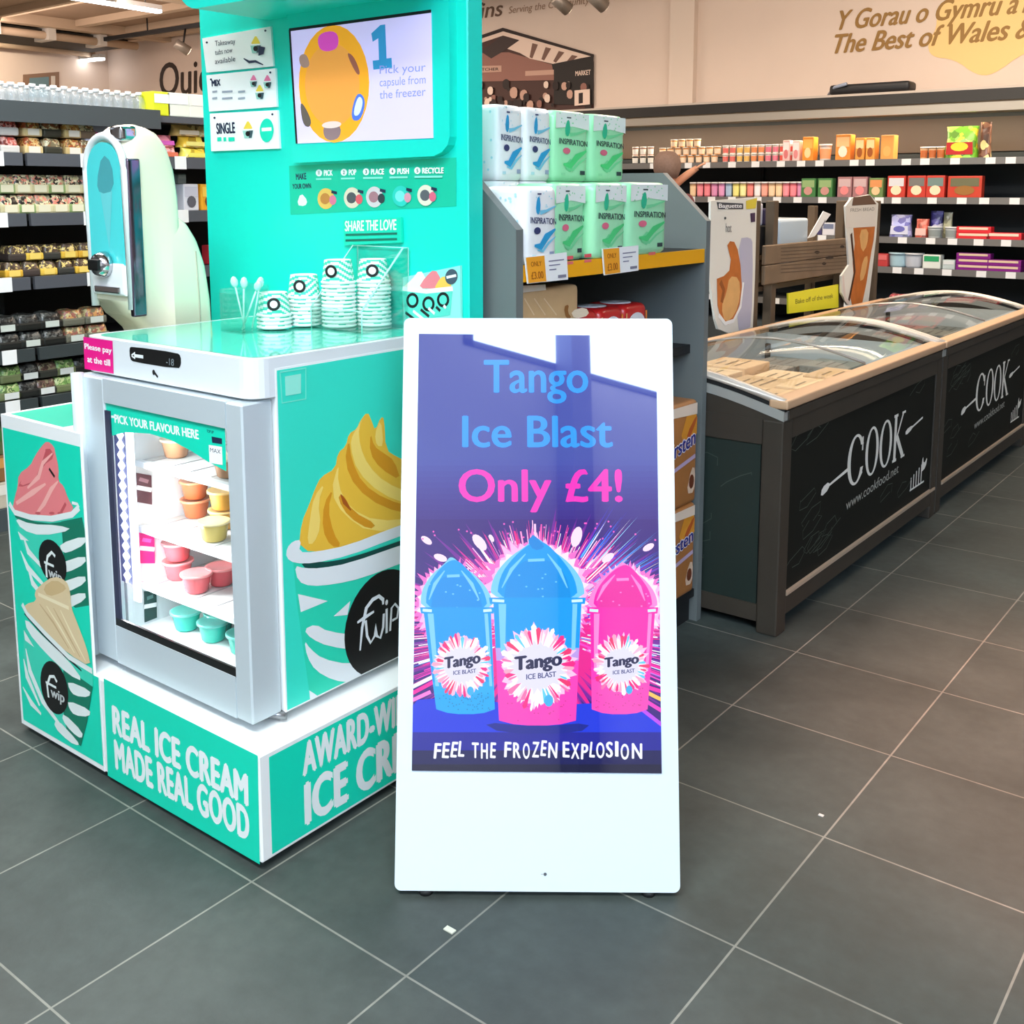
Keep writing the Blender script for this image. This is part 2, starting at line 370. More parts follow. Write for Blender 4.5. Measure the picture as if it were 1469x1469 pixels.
# track with spot heads along the far wall
b = B(); b.box(-13.0, -4.9, 8.05, 8.1, 3.42, 3.47, DARK)
for x in (-12, -9, -6): b.tube([(x, 8.07, 3.47), (x, 8.07, 3.62)], .01, DARK, 6)
solo('lighting_track', b, 'dark lighting track running along above the far wall lettering', 'lighting track')
def trackspot(px, py, label):
    p = ony(px, py, 8.0)
    t = thing('track_spotlight', label, 'spotlight', tuple(p), 'track spotlights')
    d = Vector((.3, .8, -.5)).normalized(); M = d.to_track_quat('Z', 'Y').to_matrix()
    b = B(); b.lathe(p, [(.03, -.1), (.055, -.09), (.06, .08), (.05, .085)], mat((150, 140, 130), .4, .4), 14, M); b.obj('lamp_head', t)
    b = B(); b.lathe(p+d*.087, [(.0, 0), (.045, .001)], mat((255, 236, 205), .5, emit=4.), 14, M, False); b.obj('lamp_lens', t)
    b = B(); b.tube([p, (p.x, 8.05, 3.42)], .012, DARK, 6); b.obj('arm', t)
trackspot(262, 68, 'track spotlight hanging above the Quick lettering')
trackspot(806, 6, 'track spotlight hanging above the market hall print')
trackspot(858, 2, 'track spotlight to the right of the market hall print, near the plain wall')
# small framed hatch high on the left wall
L = Plane((-14.38, 0, 0), (1, 0, 0))
b = B(); b.prism([tuple(L.at(*q)) for q in ((34, 107), (85, 103), (85, 140), (34, 140))], (-.02, 0, 0), mat((140, 110, 90), .6))
w2 = struct('window_2', b); b = B(); D = Decal(b, L, .004); D.poly([(42, 112), (70, 110), (70, 140), (42, 140)], mat((110, 140, 150), .2)); D.poly([(73, 109), (79, 109), (79, 140), (73, 140)], mat((215, 205, 195), .6)); b.obj('pane', w2)
# wall lettering
WB = Plane((0, 9.0, 0), (0, -1, 0))
b = B(); D = Decal(b, WB, .003, .0003); BR = mat((48, 32, 22), .6)
D.text('Quick', (229, 138), (322, 129), (229, 91), BR, .018)
b.obj('lettering', wall_back, 'dark brown Quick lettering')
b = B(); D = Decal(b, WB, .003, .0003); BR2 = mat((96, 70, 50), .6)
def shear(D, t, bl, br, cap, sh, m, bold=0.):
    p, q = WB.at(*bl), WB.at(*br); z = max(p.z, q.z); z = (p.z+q.z)/2
    D.text(t, (p.x, 9, z), (q.x, 9, z), (p.x+sh*cap, 9, z+cap), m, bold)
shear(D, 'Toffins', (640, 32), (720, 23), .16, .25, BR2, .015)
shear(D, 'Serving the Community since 1929', (730, 19), (905, -2), .07, .2, mat((150, 120, 95), .6))
b.obj('lettering', wall_back, 'brown script lettering above the market hall print')
b = B(); D = Decal(b, WB, .003, .0003)
WASH = mat((240, 205, 140), .8)
D.smooth([(1342, 8), (1400, -20), (1469, -30), (1520, 0), (1520, 60), (1469, 75), (1425, 108), (1400, 108), (1370, 85), (1335, 82), (1330, 60), (1345, 40)], WASH)
GOLD = mat((150, 112, 52), .6)
shear(D, "Y Gorau o Gymru a'r", (1196, 46), (1480, 14), .155, .3, GOLD, .03)
shear(D, 'The Best of Wales & Beyond', (1190, 81), (1610, 39), .155, .3, GOLD, .03)
b.obj('lettering', wall_back, 'golden brown script lettering on a yellow map shape')
# market hall print
t = thing('wall_print', 'large brown print of a gabled market hall on the far wall', 'wall print', (-6.8, 8.99, 2.2))
def mp_(*q): return [tuple(WB.at(*p)) for p in q]
b = B(); b.prism(mp_((600, 82), (722, 40), (852, 78), (852, 185), (600, 200)), (0, -.012, 0), mat((72, 44, 38), .7)); b.obj('board', t)
b = B(); D = Decal(b, Plane((0, 8.985, 0), (0, -1, 0)), .002, .0003)
bp_ = mat((200, 160, 142), .7); dk = mat((38, 24, 22), .7); lt = mat((236, 212, 196), .7); md = mat((150, 104, 92), .7)
D.poly([(600, 86), (722, 45), (852, 82), (852, 78), (722, 40), (600, 82)], dk)
D.poly([(600, 92), (722, 51), (852, 88), (852, 82), (722, 45), (600, 86)], lt)
D.poly([(640, 110), (690, 76), (730, 75), (800, 95), (800, 110), (640, 118)], md)
D.poly([(728, 70), (746, 57), (840, 82), (795, 92), (760, 84), (746, 76)], lt)
D.poly([(690, 74), (720, 52), (745, 58), (725, 72), (705, 84)], mat((60, 46, 44), .7))
D.poly([(672, 78), (682, 62), (690, 60), (678, 80)], lt)
for i in range(4): D.poly([(764+i*19, 62+i*5.6), (772+i*19, 64+i*5.6), (764+i*17, 84+i*3), (760+i*17, 82+i*3)], mat((120, 88, 76), .7))
D.poly([(640, 110), (852, 105), (852, 114), (640, 118)], md)
D.poly([(792, 92), (852, 80), (852, 150), (795, 150), (795, 108)], mat((34, 28, 26), .7))
D.poly([(678, 95), (720, 94), (720, 103), (678, 105)], bp_); D.poly([(754, 102), (795, 100), (795, 107), (754, 109)], bp_)
D.text('BUTCHER', (682, 102), (716, 101), (682, 98), dk, .02); D.text('MARKET', (826, 109), (848, 107), (826, 102), lt, .03)
for i in range(46):
    x = rng.uniform(675, 845); y = rng.uniform(118, 152); s = rng.uniform(2, 6); m_ = rng.choice([dk, lt, md, bp_, dk, dk])
    D.smooth([(x, y-s*1.6), (x+s, y-s), (x+s*.8, y+s*1.4), (x-s*.8, y+s*1.2), (x-s, y-s*.8)], m_, it=1)
D.poly([(826, 130), (848, 128), (848, 150), (826, 152)], lt); D.poly([(832, 134), (838, 133), (838, 148), (832, 149)], dk)
b.obj('picture', t)

# ================================================================ ICE CREAM KIOSK
kiosk = thing('ice_cream_kiosk', 'teal and white ice cream kiosk with tall screen panel and stepped plinth', 'kiosk', (-2.3, 1.75, 0))
FR = Plane((0, 1.39, 0), (0, -1, 0)); SD = Plane((-1.78, 0, 0), (1, 0, 0)); PN = Plane((0, 2.1, 0), (0, -1, 0))
b = B(); b.box(-2.405, -1.78, 1.39, 2.1, .02, .275, WHITE, .004, 1); b.box(-2.531, -2.404, 1.397, 2.1, .02, .275, WHITE); b.obj('plinth', kiosk)
b = B(); b.box(-2.80, -1.81, 1.43, 2.1, 0, .02, DARK); b.obj('recessed_base', kiosk)
b = B(); b.box(-2.822, -2.4045, 1.39, 1.3965, .02, .275, WHITE); b.box(-2.822, -2.43, 1.39, 1.3965, .275, .905, WHITE); b.box(-2.822, -2.532, 1.3965, 2.1, .02, .905, WHITE)
b.obj('side_cabinet', kiosk)
b = B(); D = Decal(b, Plane((0, 0, .905), (0, 0, 1)), .0006); D.poly([(-2.80, 1.405, .905), (-2.535, 1.405, .905), (-2.535, 2.08, .905), (-2.80, 2.08, .905)], mat((40, 178, 150), .45)); b.obj('cabinet_top_film', kiosk)
def kpanel(name, plane, pts, parts=None):
    b = B(); D = Decal(b, plane, .0005); D.poly(pts, TEAL)
    if parts: parts(D)
    return b.obj(name, kiosk)
def ftext(D, full, part, bl, br, tl, m, bold=.03, space=1.):
    """lettering whose first letters (part) end at br"""
    p, q = D.P(bl), D.P(br); k = text_geo(full, bold, space)[2]/text_geo(part, bold, space)[2]
    D.text(full, tuple(p), tuple(p+(q-p)*k), tl, m, bold, space)
LET = mat((236, 242, 242), .5)
def a1(D):
    D.text('REAL ICE CREAM', (162, 1050), (357, 1156), (160.3, 1011), LET, .062, 1.06)
    D.text('MADE REAL GOOD', (166, 1101), (359, 1206), (163.5, 1060), LET, .062, 1.06)
kpanel('plinth_print', FR, [(149, 973), (370, 1084), (373, 1240), (155, 1112.5)], a1)
def a2(D):
    ftext(D, 'AWARD-WINNING', 'AWARD-', (434, 1113), (538, 1057), (433, 1067), LET, .062, 1.06)
    ftext(D, 'ICE CREAM', 'ICE CR', (437, 1183), (566, 1107), (435.5, 1125), LET, .065, 1.06)
kpanel('plinth_print', SD, [tuple(Vector(q)) for q in ((-1.78, 1.418, .030), (-1.78, 2.09, .028), (-1.78, 2.09, .262), (-1.78, 1.418, .262))], a2)
# two cups printed on the side cabinet
def cabart(D):
    cl = [((1, 0, 0), -2.433), ((-1, 0, 0), 2.818)]
    DT = mat((8, 120, 95), .45); LW = mat((228, 238, 236), .45); PK = mat((232, 128, 132), .5); PKL = mat((246, 176, 170), .5); PKD = mat((196, 84, 92), .5)
    VN = mat((222, 200, 158), .5); VL = mat((240, 226, 190), .5); BK = mat((14, 16, 18), .45); GY = mat((190, 196, 196), .5)
    def cup(p, vv):     # body stripes through points measured for the upper cup
        pass
    # upper cup
    D.smooth([(17, 728), (60, 748), (110, 742), (124, 752), (128, 870), (100, 872), (60, 830), (35, 790)], TEALM, cl, 1)
    D.poly([(88, 748), (118, 742), (130, 800), (130, 868), (108, 872), (90, 850), (92, 800)], DT, cl)
    for y in (772, 800, 828, 852): D.smooth([(86, y+8), (122, y-4), (124, y+8), (96, y+22), (88, y+18)], LW, cl, 1)
    for x0, y0, x1, y1 in ((30, 790, 62, 838), (34, 770, 60, 812), (40, 812, 66, 860)): D.stroke([(x0, y0), ((x0+x1)/2-6, (y0+y1)/2), (x1, y1)], [.004, .02, .012], LW, cl)
    D.poly([(26, 762), (42, 776), (30, 774)], LW, cl)
    D.smooth([(20, 736), (60, 752), (110, 746), (112, 756), (60, 758), (24, 745)], DT, cl, 1)
    D.smooth([(21, 742), (45, 752), (84, 753), (106, 760), (60, 769), (32, 760)], LW, cl, 1)
    D.smooth([(68, 632), (60, 640), (50, 655), (44, 668), (27, 680), (26, 698), (22, 712), (18, 732), (40, 740), (60, 742), (90, 740), (108, 732), (98, 715), (92, 697), (84, 690), (85, 672), (80, 650), (78, 640)], PK, cl, 1)
    D.smooth([(70, 640), (56, 656), (30, 690), (26, 700), (52, 692), (62, 668), (80, 655)], PKD, cl, 1); D.smooth([(68, 640), (52, 660), (34, 682), (28, 698), (50, 690), (60, 665)], PK, cl, 1)
    D.stroke([(76, 650), (62, 664), (56, 684), (40, 700)], [.004, .012, .014, .006], PKL, cl)
    D.stroke([(84, 690), (74, 702), (64, 722), (52, 738)], [.004, .014, .014, .006], PKL, cl); D.stroke([(66, 694), (48, 706), (24, 722)], [.006, .016, .01], PKL, cl)
    D.stroke([(71, 672), (79, 684)], .008, BK, cl); D.stroke([(95, 722), (88, 735)], .009, PKD, cl)
    for x in (55, 75, 87): D.ell((x, 736), (x+4, 736), (x, 738), PKD, cl, 10)
    D.stroke([(14, 722), (22, 735), (45, 742), (75, 744), (104, 738), (114, 728)], .016, LW, cl); D.stroke([(114, 728), (112, 723), (104, 721)], .008, LW, cl)
    D.ell((76, 806), (96, 812), (73, 774), BK, cl)
    D.stroke([(68, 828), (67, 812), (69, 798), (75, 792), (80, 798)], .009, LW, cl); D.stroke([(64, 806), (78, 812)], .007, LW, cl)
    D.text('wip', (70, 826), (90, 836), (70, 812), GY, .03)
    # lower, tilted cup
    D.smooth([(36, 880), (70, 925), (138, 962), (134, 985), (118, 1072), (100, 1060), (60, 1010), (34, 975)], TEALM, cl, 1)
    D.poly([(92, 955), (134, 985), (126, 1035), (117, 1070), (98, 1055), (90, 1010)], DT, cl)
    for y in (980, 1008): D.smooth([(98, y-4), (131, y+10), (129, y+20), (108, y+18), (100, y+8)], LW, cl, 1)
    D.smooth([(92, 1022), (120, 1050), (118, 1060), (104, 1050), (90, 1032)], LW, cl, 1); D.smooth([(82, 1030), (112, 1062), (115, 1070), (100, 1064), (78, 1042)], LW, cl, 1)
    for p in ([(38, 930), (44, 962), (62, 1005), (96, 1052)], [(35, 945), (40, 970), (58, 1012)], [(34, 985), (46, 1008), (60, 1024)]): D.stroke(p, [.004]+[.02]*(len(p)-2)+[.008], LW, cl)
    D.poly([(35, 903), (50, 928), (37, 918)], LW, cl)
    D.stroke([(36, 880), (60, 905), (90, 935), (118, 962)], [.004, .014, .014, .004], mat((12, 40, 44), .5), cl)
    D.smooth([(36, 884), (62, 912), (98, 945), (122, 978), (100, 968), (66, 936), (40, 905)], LW, cl, 1)
    D.smooth([(78, 826), (60, 838), (50, 850), (54, 862), (38, 866), (36, 874), (62, 905), (100, 938), (132, 957), (126, 930), (112, 893), (103, 870), (102, 848), (96, 832)], VN, cl, 1)
    D.smooth([(80, 830), (62, 842), (70, 856), (90, 850), (98, 842)], mat((206, 178, 130), .5), cl, 1); D.stroke([(56, 852), (78, 862), (100, 872)], .01, VL, cl)
    for i in range(4): D.stroke([(58+i*10, 866+i*3), (78+i*9, 893+i*6), (100+i*8, 930+i*6)], [.003, .008, .003], VL if i % 2 else mat((200, 172, 128), .5), cl)
    D.stroke([(33, 866), (40, 880), (66, 908), (100, 942), (136, 964)], .015, LW, cl)
    D.ell((79, 986), (99, 992), (76, 948), BK, cl)
    D.stroke([(71, 1000), (69, 982), (73, 970), (79, 970), (83, 978)], .009, LW, cl); D.stroke([(67, 978), (82, 986)], .007, LW, cl); D.text('wip', (74, 998), (94, 1008), (74, 984), GY, .03)
kpanel('cabinet_print', FR, [(4, 613), (118, 645), (145, 645), (150, 1112), (37, 1049)][:1]+[tuple(FR.at(4, 613)), (-2.433, 1.39, .872), (-2.433, 1.39, .275), (-2.409, 1.39, .275), (-2.409, 1.39, .034), (-2.81, 1.39, .034)][1:], cabart)
# back panel with header
b = B(); b.box(-2.85, -1.77, 2.1, 2.16, .0, 2.16, TEAL_LIT, .003, 1); b.obj('back_panel', kiosk)
hp = []
for a in range(0, 181, 15): hp.append((-2.52-.085*math.sin(R(a)), 1.85, 2.075+.085*math.cos(R(a))))
for a in range(0, 181, 15): hp.append((-1.86+.085*math.sin(R(a)), 1.85, 2.075-.085*math.cos(R(a))))
b = B(); b.prism(hp[::-1], (0, .25, 0), TEAL_LIT); b.obj('header', kiosk)
bz = [(411, 14), (530, -1), (636, -14), (643, -8), (645, 80), (645, 196), (642, 208), (634, 218), (622, 224), (419, 234)]
b = B(); BZP = Plane((0, 2.072, 0), (0, -1, 0)); b.prism([tuple(BZP.at(*q)) for q in bz], (0, .03, 0), TEAL_LIT); bez = b.obj('screen_bezel', kiosk)
SCP = Plane((0, 2.07, 0), (0, -1, 0))
def EM(c, s=1.): return mat(c, .12, emit=s, spec=.35)
b = B(); D = Decal(b, SCP, .0005)
sc = [(415, 43), (619, 16), (622, 198), (425, 206)]
D.poly(sc, EM((188, 178, 222), .55)); ctr = (475, 120)
OR = EM((214, 142, 66), .5); OR2 = EM((222, 150, 40), .5)
D.ell((478, 121), (530, 118), (476, 36), OR2); D.ell((476, 122), (516, 120), (474, 62), OR)
D.smooth([(456, 48), (484, 43), (487, 68), (470, 75), (457, 70)], EM((196, 70, 168), .5)); D.smooth([(428, 80), (440, 76), (446, 96), (432, 98)], EM((150, 120, 110), .45))
D.smooth([(496, 74), (508, 80), (518, 106), (512, 108)], EM((140, 84, 70), .45)); D.smooth([(512, 130), (526, 142), (518, 174), (502, 172)], EM((70, 104, 190), .5)); D.smooth([(514, 136), (522, 144), (516, 166), (506, 166)], EM((190, 205, 235), .5))
D.smooth([(430, 140), (448, 172), (444, 184), (434, 178)], EM((92, 84, 78), .4)); D.smooth([(463, 178), (490, 178), (488, 200), (466, 202)], EM((128, 106, 110), .4)); D.ell((476, 179), (490, 178), (476, 174), EM((206, 186, 180), .45))
D.poly([(533, 48), (546, 36), (553, 35), (555, 84), (562, 83), (563, 97), (536, 100), (535, 87), (544, 86), (543, 55), (535, 60)], EM((42, 122, 168), .6))
for i, s_ in enumerate(('Pick your', 'capsule from', 'the freezer')): D.text(s_, (545, 106+i*18), (611, 102+i*17.5), (545, 94+i*18), EM((120, 130, 190), .5), .0)
D.stroke([(415, 43), (619, 16)], .008, BLACK); D.stroke([(416, 43), (426, 206)], .008, BLACK)
b.obj('screen', bez, 'screen picture of capsules on an orange disc')
CD = Plane((0, 2.092, 0), (0, -1, 0))
def card(px, art):
    b = B(); b.prism([tuple(CD.at(*q)) for q in px], (0, .007, 0), PAPER); D = Decal(b, CD, .0008)
    for q, s_ in ((px[0], 1), (px[1], -1)): D.ell((q[0]+7*s_, q[1]+6), (q[0]+7*s_+1.6, q[1]+6), (q[0]+7*s_, q[1]+7.6), NAVY, n=10)
    art(D); return D
def minicup(D, x, y, s, col, tilt=0):
    D.smooth([(x-s*.55, y), (x-s*.3, y-s*.5), (x, y-s*1.05), (x+s*.35, y-s*.5), (x+s*.55, y-.02*s)], col, it=1)
    D.poly([(x-s*.6, y), (x+s*.6, y-s*.06), (x+s*.42, y+s*.9), (x-s*.38, y+s*.95)], mat((150, 205, 195), .5)); D.poly([(x+s*.1, y), (x+s*.6, y-s*.06), (x+s*.42, y+s*.9), (x+s*.1, y+s*.92)], mat((52, 80, 90), .5))
    D.ell((x, y+s*.45), (x+s*.26, y+s*.45), (x, y+s*.75), BLACK, n=12); D.poly([(x-s*.65, y-s*.05), (x+s*.65, y-s*.1), (x+s*.62, y+s*.08), (x-s*.62, y+s*.12)], WHITE)
YL = mat((240, 208, 70), .5); PKc = mat((238, 120, 165), .5)
def c1(D):
    for i, s_ in enumerate(('Takeaway', 'tubs now', 'available')): D.text(s_, (309, 66+i*13), (338-(i == 1)*4, 62.5+i*12.6), (308.5, 58.5+i*13), NAVY, .0)
    minicup(D, 367, 64, 13, YL); D.poly([(372, 66), (381, 68), (378, 78), (371, 80)], NAVY); D.stroke([(350, 84), (358, 89), (367, 88), (378, 93)], [.003, .008, .007, .003], NAVY)
D = card([(290, 55), (388, 38), (392, 95), (296, 104)], c1); D.b.obj('info_card', kiosk, 'upper white card with a yellow ice cream cup')
def c2(D):
    D.text('MIX', (304, 124), (317, 122.5), (303.5, 115), NAVY, .06)
    for r_, y in enumerate((132, 142)):
        for x, w_ in ((305, 7), (319, 15), (342, 10)): D.stroke([(x, y-r_*.5), (x+w_, y-1-r_*.5)], .006, mat((150, 160, 175), .6))
    minicup(D, 364, 116, 9, PKc); minicup(D, 384, 117, 10, PKc); minicup(D, 373, 132, 11, YL)
D = card([(296, 108), (395, 98), (397, 153), (300, 160)], c2); D.b.obj('info_card', kiosk, 'middle white card with three small ice cream cups')
def c3(D):
    D.text('SINGLE', (311, 192), (338, 190.5), (310, 177), NAVY, .05)
    for x, w_ in ((312, 6), (321, 4), (328, 9)): D.stroke([(x, 200), (x+w_, 199.6)], .012, TEAL)
    minicup(D, 356, 186, 13, YL); D.ell((383, 187), (393, 186.5), (383, 170), TEAL); D.stroke([(376, 186), (390, 185)], .01, PAPER)
D = card([(301, 163), (398, 158), (401, 213), (303, 217)], c3); D.b.obj('info_card', kiosk, 'lower white card with a teal badge')
# instruction strip
b = B(); D = Decal(b, PN, .0008)
D.poly([(415, 238), (655, 226), (655, 296), (417, 308)], mat((10, 196, 160), .45))
D.text('MAKE', (425, 258), (440, 257), (424.5, 249), NAVY, .05); D.text('YOUR OWN', (420, 271), (447, 270), (419.5, 264), NAVY, .05); D.smooth([(432, 276), (442, 288), (438, 296), (426, 294)], LET, it=1)
for i, (n_, x, x2) in enumerate((('PICK', 454, 478), ('POP', 490, 512), ('PLACE', 522, 552), ('PUSH', 560, 588), ('RECYCLE', 596, 638))):
    y = 248-i*.8; D.ell((x+4, y), (x+8.5, y), (x+4, y+5), PAPER); D.text(str(i+1), (x+2.6, y+2.6), (x+5.4, y+2.6), (x+2.6, y-2.6), TEALD, .04)
    D.text(n_, (x+11, y+4), (x2, y+3.6), (x+11, y-4), PAPER, .06); D.stroke([(x, y+9), (x2-2, y+8.6)], .005, mat((140, 235, 215), .5))
    cx = x+16-(i == 0)*2; yy = 285-i*1.2
    D.ell((cx, yy), (cx+12, yy), (cx, yy+15), mat([(236, 190, 92), (226, 214, 190), (214, 206, 208), (40, 206, 190), (232, 226, 206)][i], .5))
    D.ell((cx-1, yy), (cx+6, yy), (cx-1, yy+8), mat([(200, 130, 60), (80, 84, 90), (170, 120, 130), (120, 228, 220), (92, 96, 102)][i], .5)); D.ell((cx+10, yy+2), (cx+15, yy+2), (cx+10, yy+9), mat([(226, 120, 150), (226, 90, 100), (48, 60, 66), (222, 150, 170), (226, 100, 130)][i], .5))
    D.stroke([(cx+8, yy-10), (cx+16, yy-8)], .008, NAVY)
b.obj('instruction_strip', kiosk)
b = B(); D = Decal(b, Plane((0, 2.09, 0), (0, -1, 0)), .0008)
b.prism([tuple(Plane((0, 2.09, 0), (0, -1, 0)).at(*q)) for q in ((493, 316), (575, 312), (576, 348), (494, 352))], (0, .008, 0), TEAL)
D.text('SHARE THE LOVE', (495, 331.5), (569, 329.5), (495, 317), PAPER, .035, .98)
D.stroke([(496, 337), (570, 335)], .006, TEALD); D.stroke([(496, 345), (570, 343)], .006, TEALD)
b.obj('slogan_card', kiosk)
b = B(); PCP = Plane((0, 2.09, 0), (0, -1, 0)); b.prism([tuple(PCP.at(*q)) for q in ((577, 398), (660, 381), (661, 478), (578, 492))], (0, .008, 0), mat((150, 238, 226), .4)); D = Decal(b, PCP, .0008)
D.smooth([(578, 412), (590, 402), (603, 386), (612, 400), (612, 416), (580, 418)], mat((240, 240, 226), .5), it=1); D.smooth([(600, 414), (610, 398), (624, 385), (634, 402), (630, 416)], mat((238, 130, 140), .5), it=1)
D.smooth([(622, 416), (632, 398), (640, 396), (650, 412), (640, 416)], mat((246, 200, 84), .5), it=1); D.poly([(576, 414), (650, 414), (646, 452), (584, 462)], mat((90, 220, 200), .5))
D.stroke([(578, 414), (612, 418), (650, 414)], .012, PAPER)
for x, y in ((592, 431), (615, 436), (636, 430)): D.ring((x, y), (x+9, y), (x, y+11), .62, BLACK, 16)
for i in range(6): D.stroke([(582+i*11, 448-i*2), (600+i*8, 462-i*4)], .008, PAPER if i % 2 else DARK)
D.ell((648, 397), (657, 396), (648, 408), mat((66, 84, 100), .5)); D.stroke([(641, 398), (655, 395)], .007, PAPER)
b.obj('ice_cream_poster', kiosk)

# ---------------------------------------------------------------- display freezer on the plinth
fz = thing('display_freezer', 'small white and silver glass door freezer standing on the kiosk plinth', 'freezer', (-2.19, 1.8, .275))
b = B()
b.box(-2.52, -2.485, 1.53, 2.055, .30, 1.04, WHITE); b.box(-1.89, -1.855, 1.53, 2.055, .30, 1.04, WHITE)
b.box(-2.485, -1.89, 2.02, 2.055, .30, 1.04, WHITE); b.box(-2.485, -1.89, 1.53, 2.02, .30, .335, WHITE)
b.obj('cabinet', fz)
def rrect(x0, x1, y0, y1, r, n=6):
    out = []
    for cx, cy, a0 in ((x1-r, y1-r, 0), (x0+r, y1-r, 90), (x0+r, y0+r, 180), (x1-r, y0+r, 270)):
        for i in range(n+1): a = R(a0+90*i/n); out.append((cx+r*math.cos(a), cy+r*math.sin(a)))
    return out
HEADW = mat((226, 232, 236), .25, coat=.3)
b = B(); b.prism([(x, y, 1.047) for x, y in rrect(-2.525, -1.85, 1.465, 2.06, .045)], (0, 0, .088), HEADW); b.obj('control_housing', fz)
b = B(); D = Decal(b, Plane((0, 0, 1.135), (0, 0, 1)), .0006); D.poly([(x, y, 1.135) for x, y in rrect(-2.505, -1.87, 1.49, 2.05, .035)], mat((90, 222, 196), .12, coat=.6)); b.obj('top_film', fz)
HF = Plane((0, 1.465, 0), (0, -1, 0))
b = B(); D = Decal(b, HF, .001)
D.smooth([(186, 499), (190, 497), (255, 506), (260, 511), (260, 524), (256, 529), (192, 519), (187, 515)], BLACK, it=1)
D.stroke([(189, 510), (194, 506), (194, 514), (189, 510)], .005, LET); D.stroke([(193, 510), (206, 512)], .008, LET); D.text('-18', (239, 523), (250, 525), (239, 513), mat((130, 140, 145), .4), .0)
D.ell((221, 534), (223, 534.5), (221, 538), DARK, n=10); D.stroke([(222, 534), (227, 541)], .006, DARK)
b.obj('control_display', fz)
b = B(); D = Decal(b, HF, .001); D.smooth([(120, 483), (162, 489), (163.5, 536), (122, 529)], PINK, it=0); D.text('Please pay', (122, 500), (161, 507), (121.5, 492), PAPER, .03); D.text('at the till', (126, 519), (159, 525), (125.5, 510), PAPER, .03); b.obj('pink_sticker', fz, 'pink Please pay at the till sticker')
DOORM = mat((205, 216, 222), .4, .25)
b = B(); y0, y1 = 1.44, 1.525
b.box(-2.515, -2.40, y0, y0+.018, .30, 1.04, DOORM, .004, 1); b.box(-2.515, -2.49, y0+.018, y1, .30, 1.04, DOORM); b.box(-1.918, -1.86, y0, y1, .30, 1.04, DOORM, .004, 1); b.box(-2.49, -1.918, y0+.018, y1, .30, .36, DOORM); b.box(-2.40, -1.918, y0, y0+.018, .30, .40, DOORM); b.box(-2.40, -1.918, y0, y0+.018, .98, 1.04, DOORM); b.box(-2.49, -1.918, y0+.018, y1, 1.0, 1.04, DOORM)
b.box(-2.402, -1.916, y0+.002, y0+.008, .398, .420, BLACK); b.box(-2.402, -2.380, y0+.002, y0+.008, .42, .96, mat((40, 42, 70), .4))
door = b.obj('door', fz)
b = B(); b.tube([(-2.5, 1.432, .30), (-2.5, 1.432, 1.045)], .016, DOORM, 12); b.obj('door_handle', door)
b = B(); b.box(-2.40, -1.918, 1.449, 1.453, .40, .98, GLASS); b.obj('glass_pane', door)
GP = Plane((0, 1.447, 0), (0, -1, 0))
b = B(); D = Decal(b, GP, .0006)
D.poly([(147, 577), (323, 613), (325, 676), (300, 663), (275, 647), (245, 631), (215, 622), (180, 620), (150, 628)], TEAL)
D.stroke([(153, 597), (164, 598)], .006, PAPER); D.poly([(151, 597), (157, 591), (157, 603)], PAPER)
D.text('PICK YOUR FLAVOUR HERE', (165, 606), (286, 630), (164, 594), PAPER, .045)
D.text('TOP UP', (297, 620), (307, 622), (297, 616), NAVY, .03); D.poly([(304, 626), (319, 629), (319, 637), (305, 635)], NAVY); D.poly([(300, 638), (319, 641), (320, 667), (301, 664)], PAPER); D.text('MAX', (302, 648), (317, 651), (302, 642), NAVY, .0)
b.obj('door_sticker', door, 'teal sticker along the top of the glass')
shz = [ony(200, y, 1.57).z for y in (664, 757, 837)]
for z in shz:
    b = B(); b.box(-2.483, -1.892, 1.585, 2.015, z-.006, z, mat((206, 206, 204), .5)); b.box(-2.483, -1.892, 1.57, 1.585, z-.012, z+.004, WHITE)
    for k in range(7): b.box(-2.45+k*.085, -2.446+k*.085, 1.6, 2.0, z, z+.0012, mat((165, 165, 165), .5))
    b.obj('shelf', fz)
b = B(); b.box(-2.43, -2.382, 1.482, 1.488, .50, .965, mat((96, 98, 150), .4)); b.box(-2.376, -2.352, 1.480, 1.488, .46, .965, mat((240, 244, 255), .4, emit=1.6)); BEAD = mat((240, 244, 255), .4, emit=3.)
for k in range(17):
    z = .52+k*.0265; b.prism([(-2.400, 1.478, z-.0135), (-2.386, 1.478, z), (-2.400, 1.478, z+.0135), (-2.414, 1.478, z)], (.0, .004, 0), BEAD)
b.obj('led_strip', door)
l = area('freezer_lamp_light', (-2.40, 1.50, .69), .5, .02, 4.0, (.95, .97, 1.0), (R(90), 0, R(-50)))
l.rotation_euler = Vector((.75, .62, -.1)).to_track_quat('-Z', 'X').to_euler()
for c_, q in ((((92, 56, 66)), ((195, 678), (217, 682), (218, 724), (196, 720))), ((228, 40, 130), ((199, 764), (221, 768), (222, 808), (201, 808))), ((30, 66, 62), ((206, 848), (224, 848), (225, 886), (207, 893)))):
    LP = Plane((-2.482, 0, 0), (1, 0, 0)); b = B(); D = Decal(b, LP, .001); D.poly(q, mat(c_, .5))
    m0 = ((q[0][0]+q[3][0])/2, (q[0][1]+q[3][1])/2); m1 = ((q[1][0]+q[2][0])/2, (q[1][1]+q[2][1])/2); D.stroke([m0, m1], .012, PAPER); D.stroke([(m0[0]+4, m0[1]-12), (m1[0]-5, m1[1]-12)], .01, mat(tuple(min(255, v+70) for v in c_), .5))
    b.obj('flavour_label', fz)
for x in (-2.47, -1.9):
    for y in (1.56, 2.0): b = B(); b.lathe((x, y, .275), [(.014, 0), (.014, .01), (.008, .012), (.008, .026)], STEEL, 10); b.obj('foot', fz)
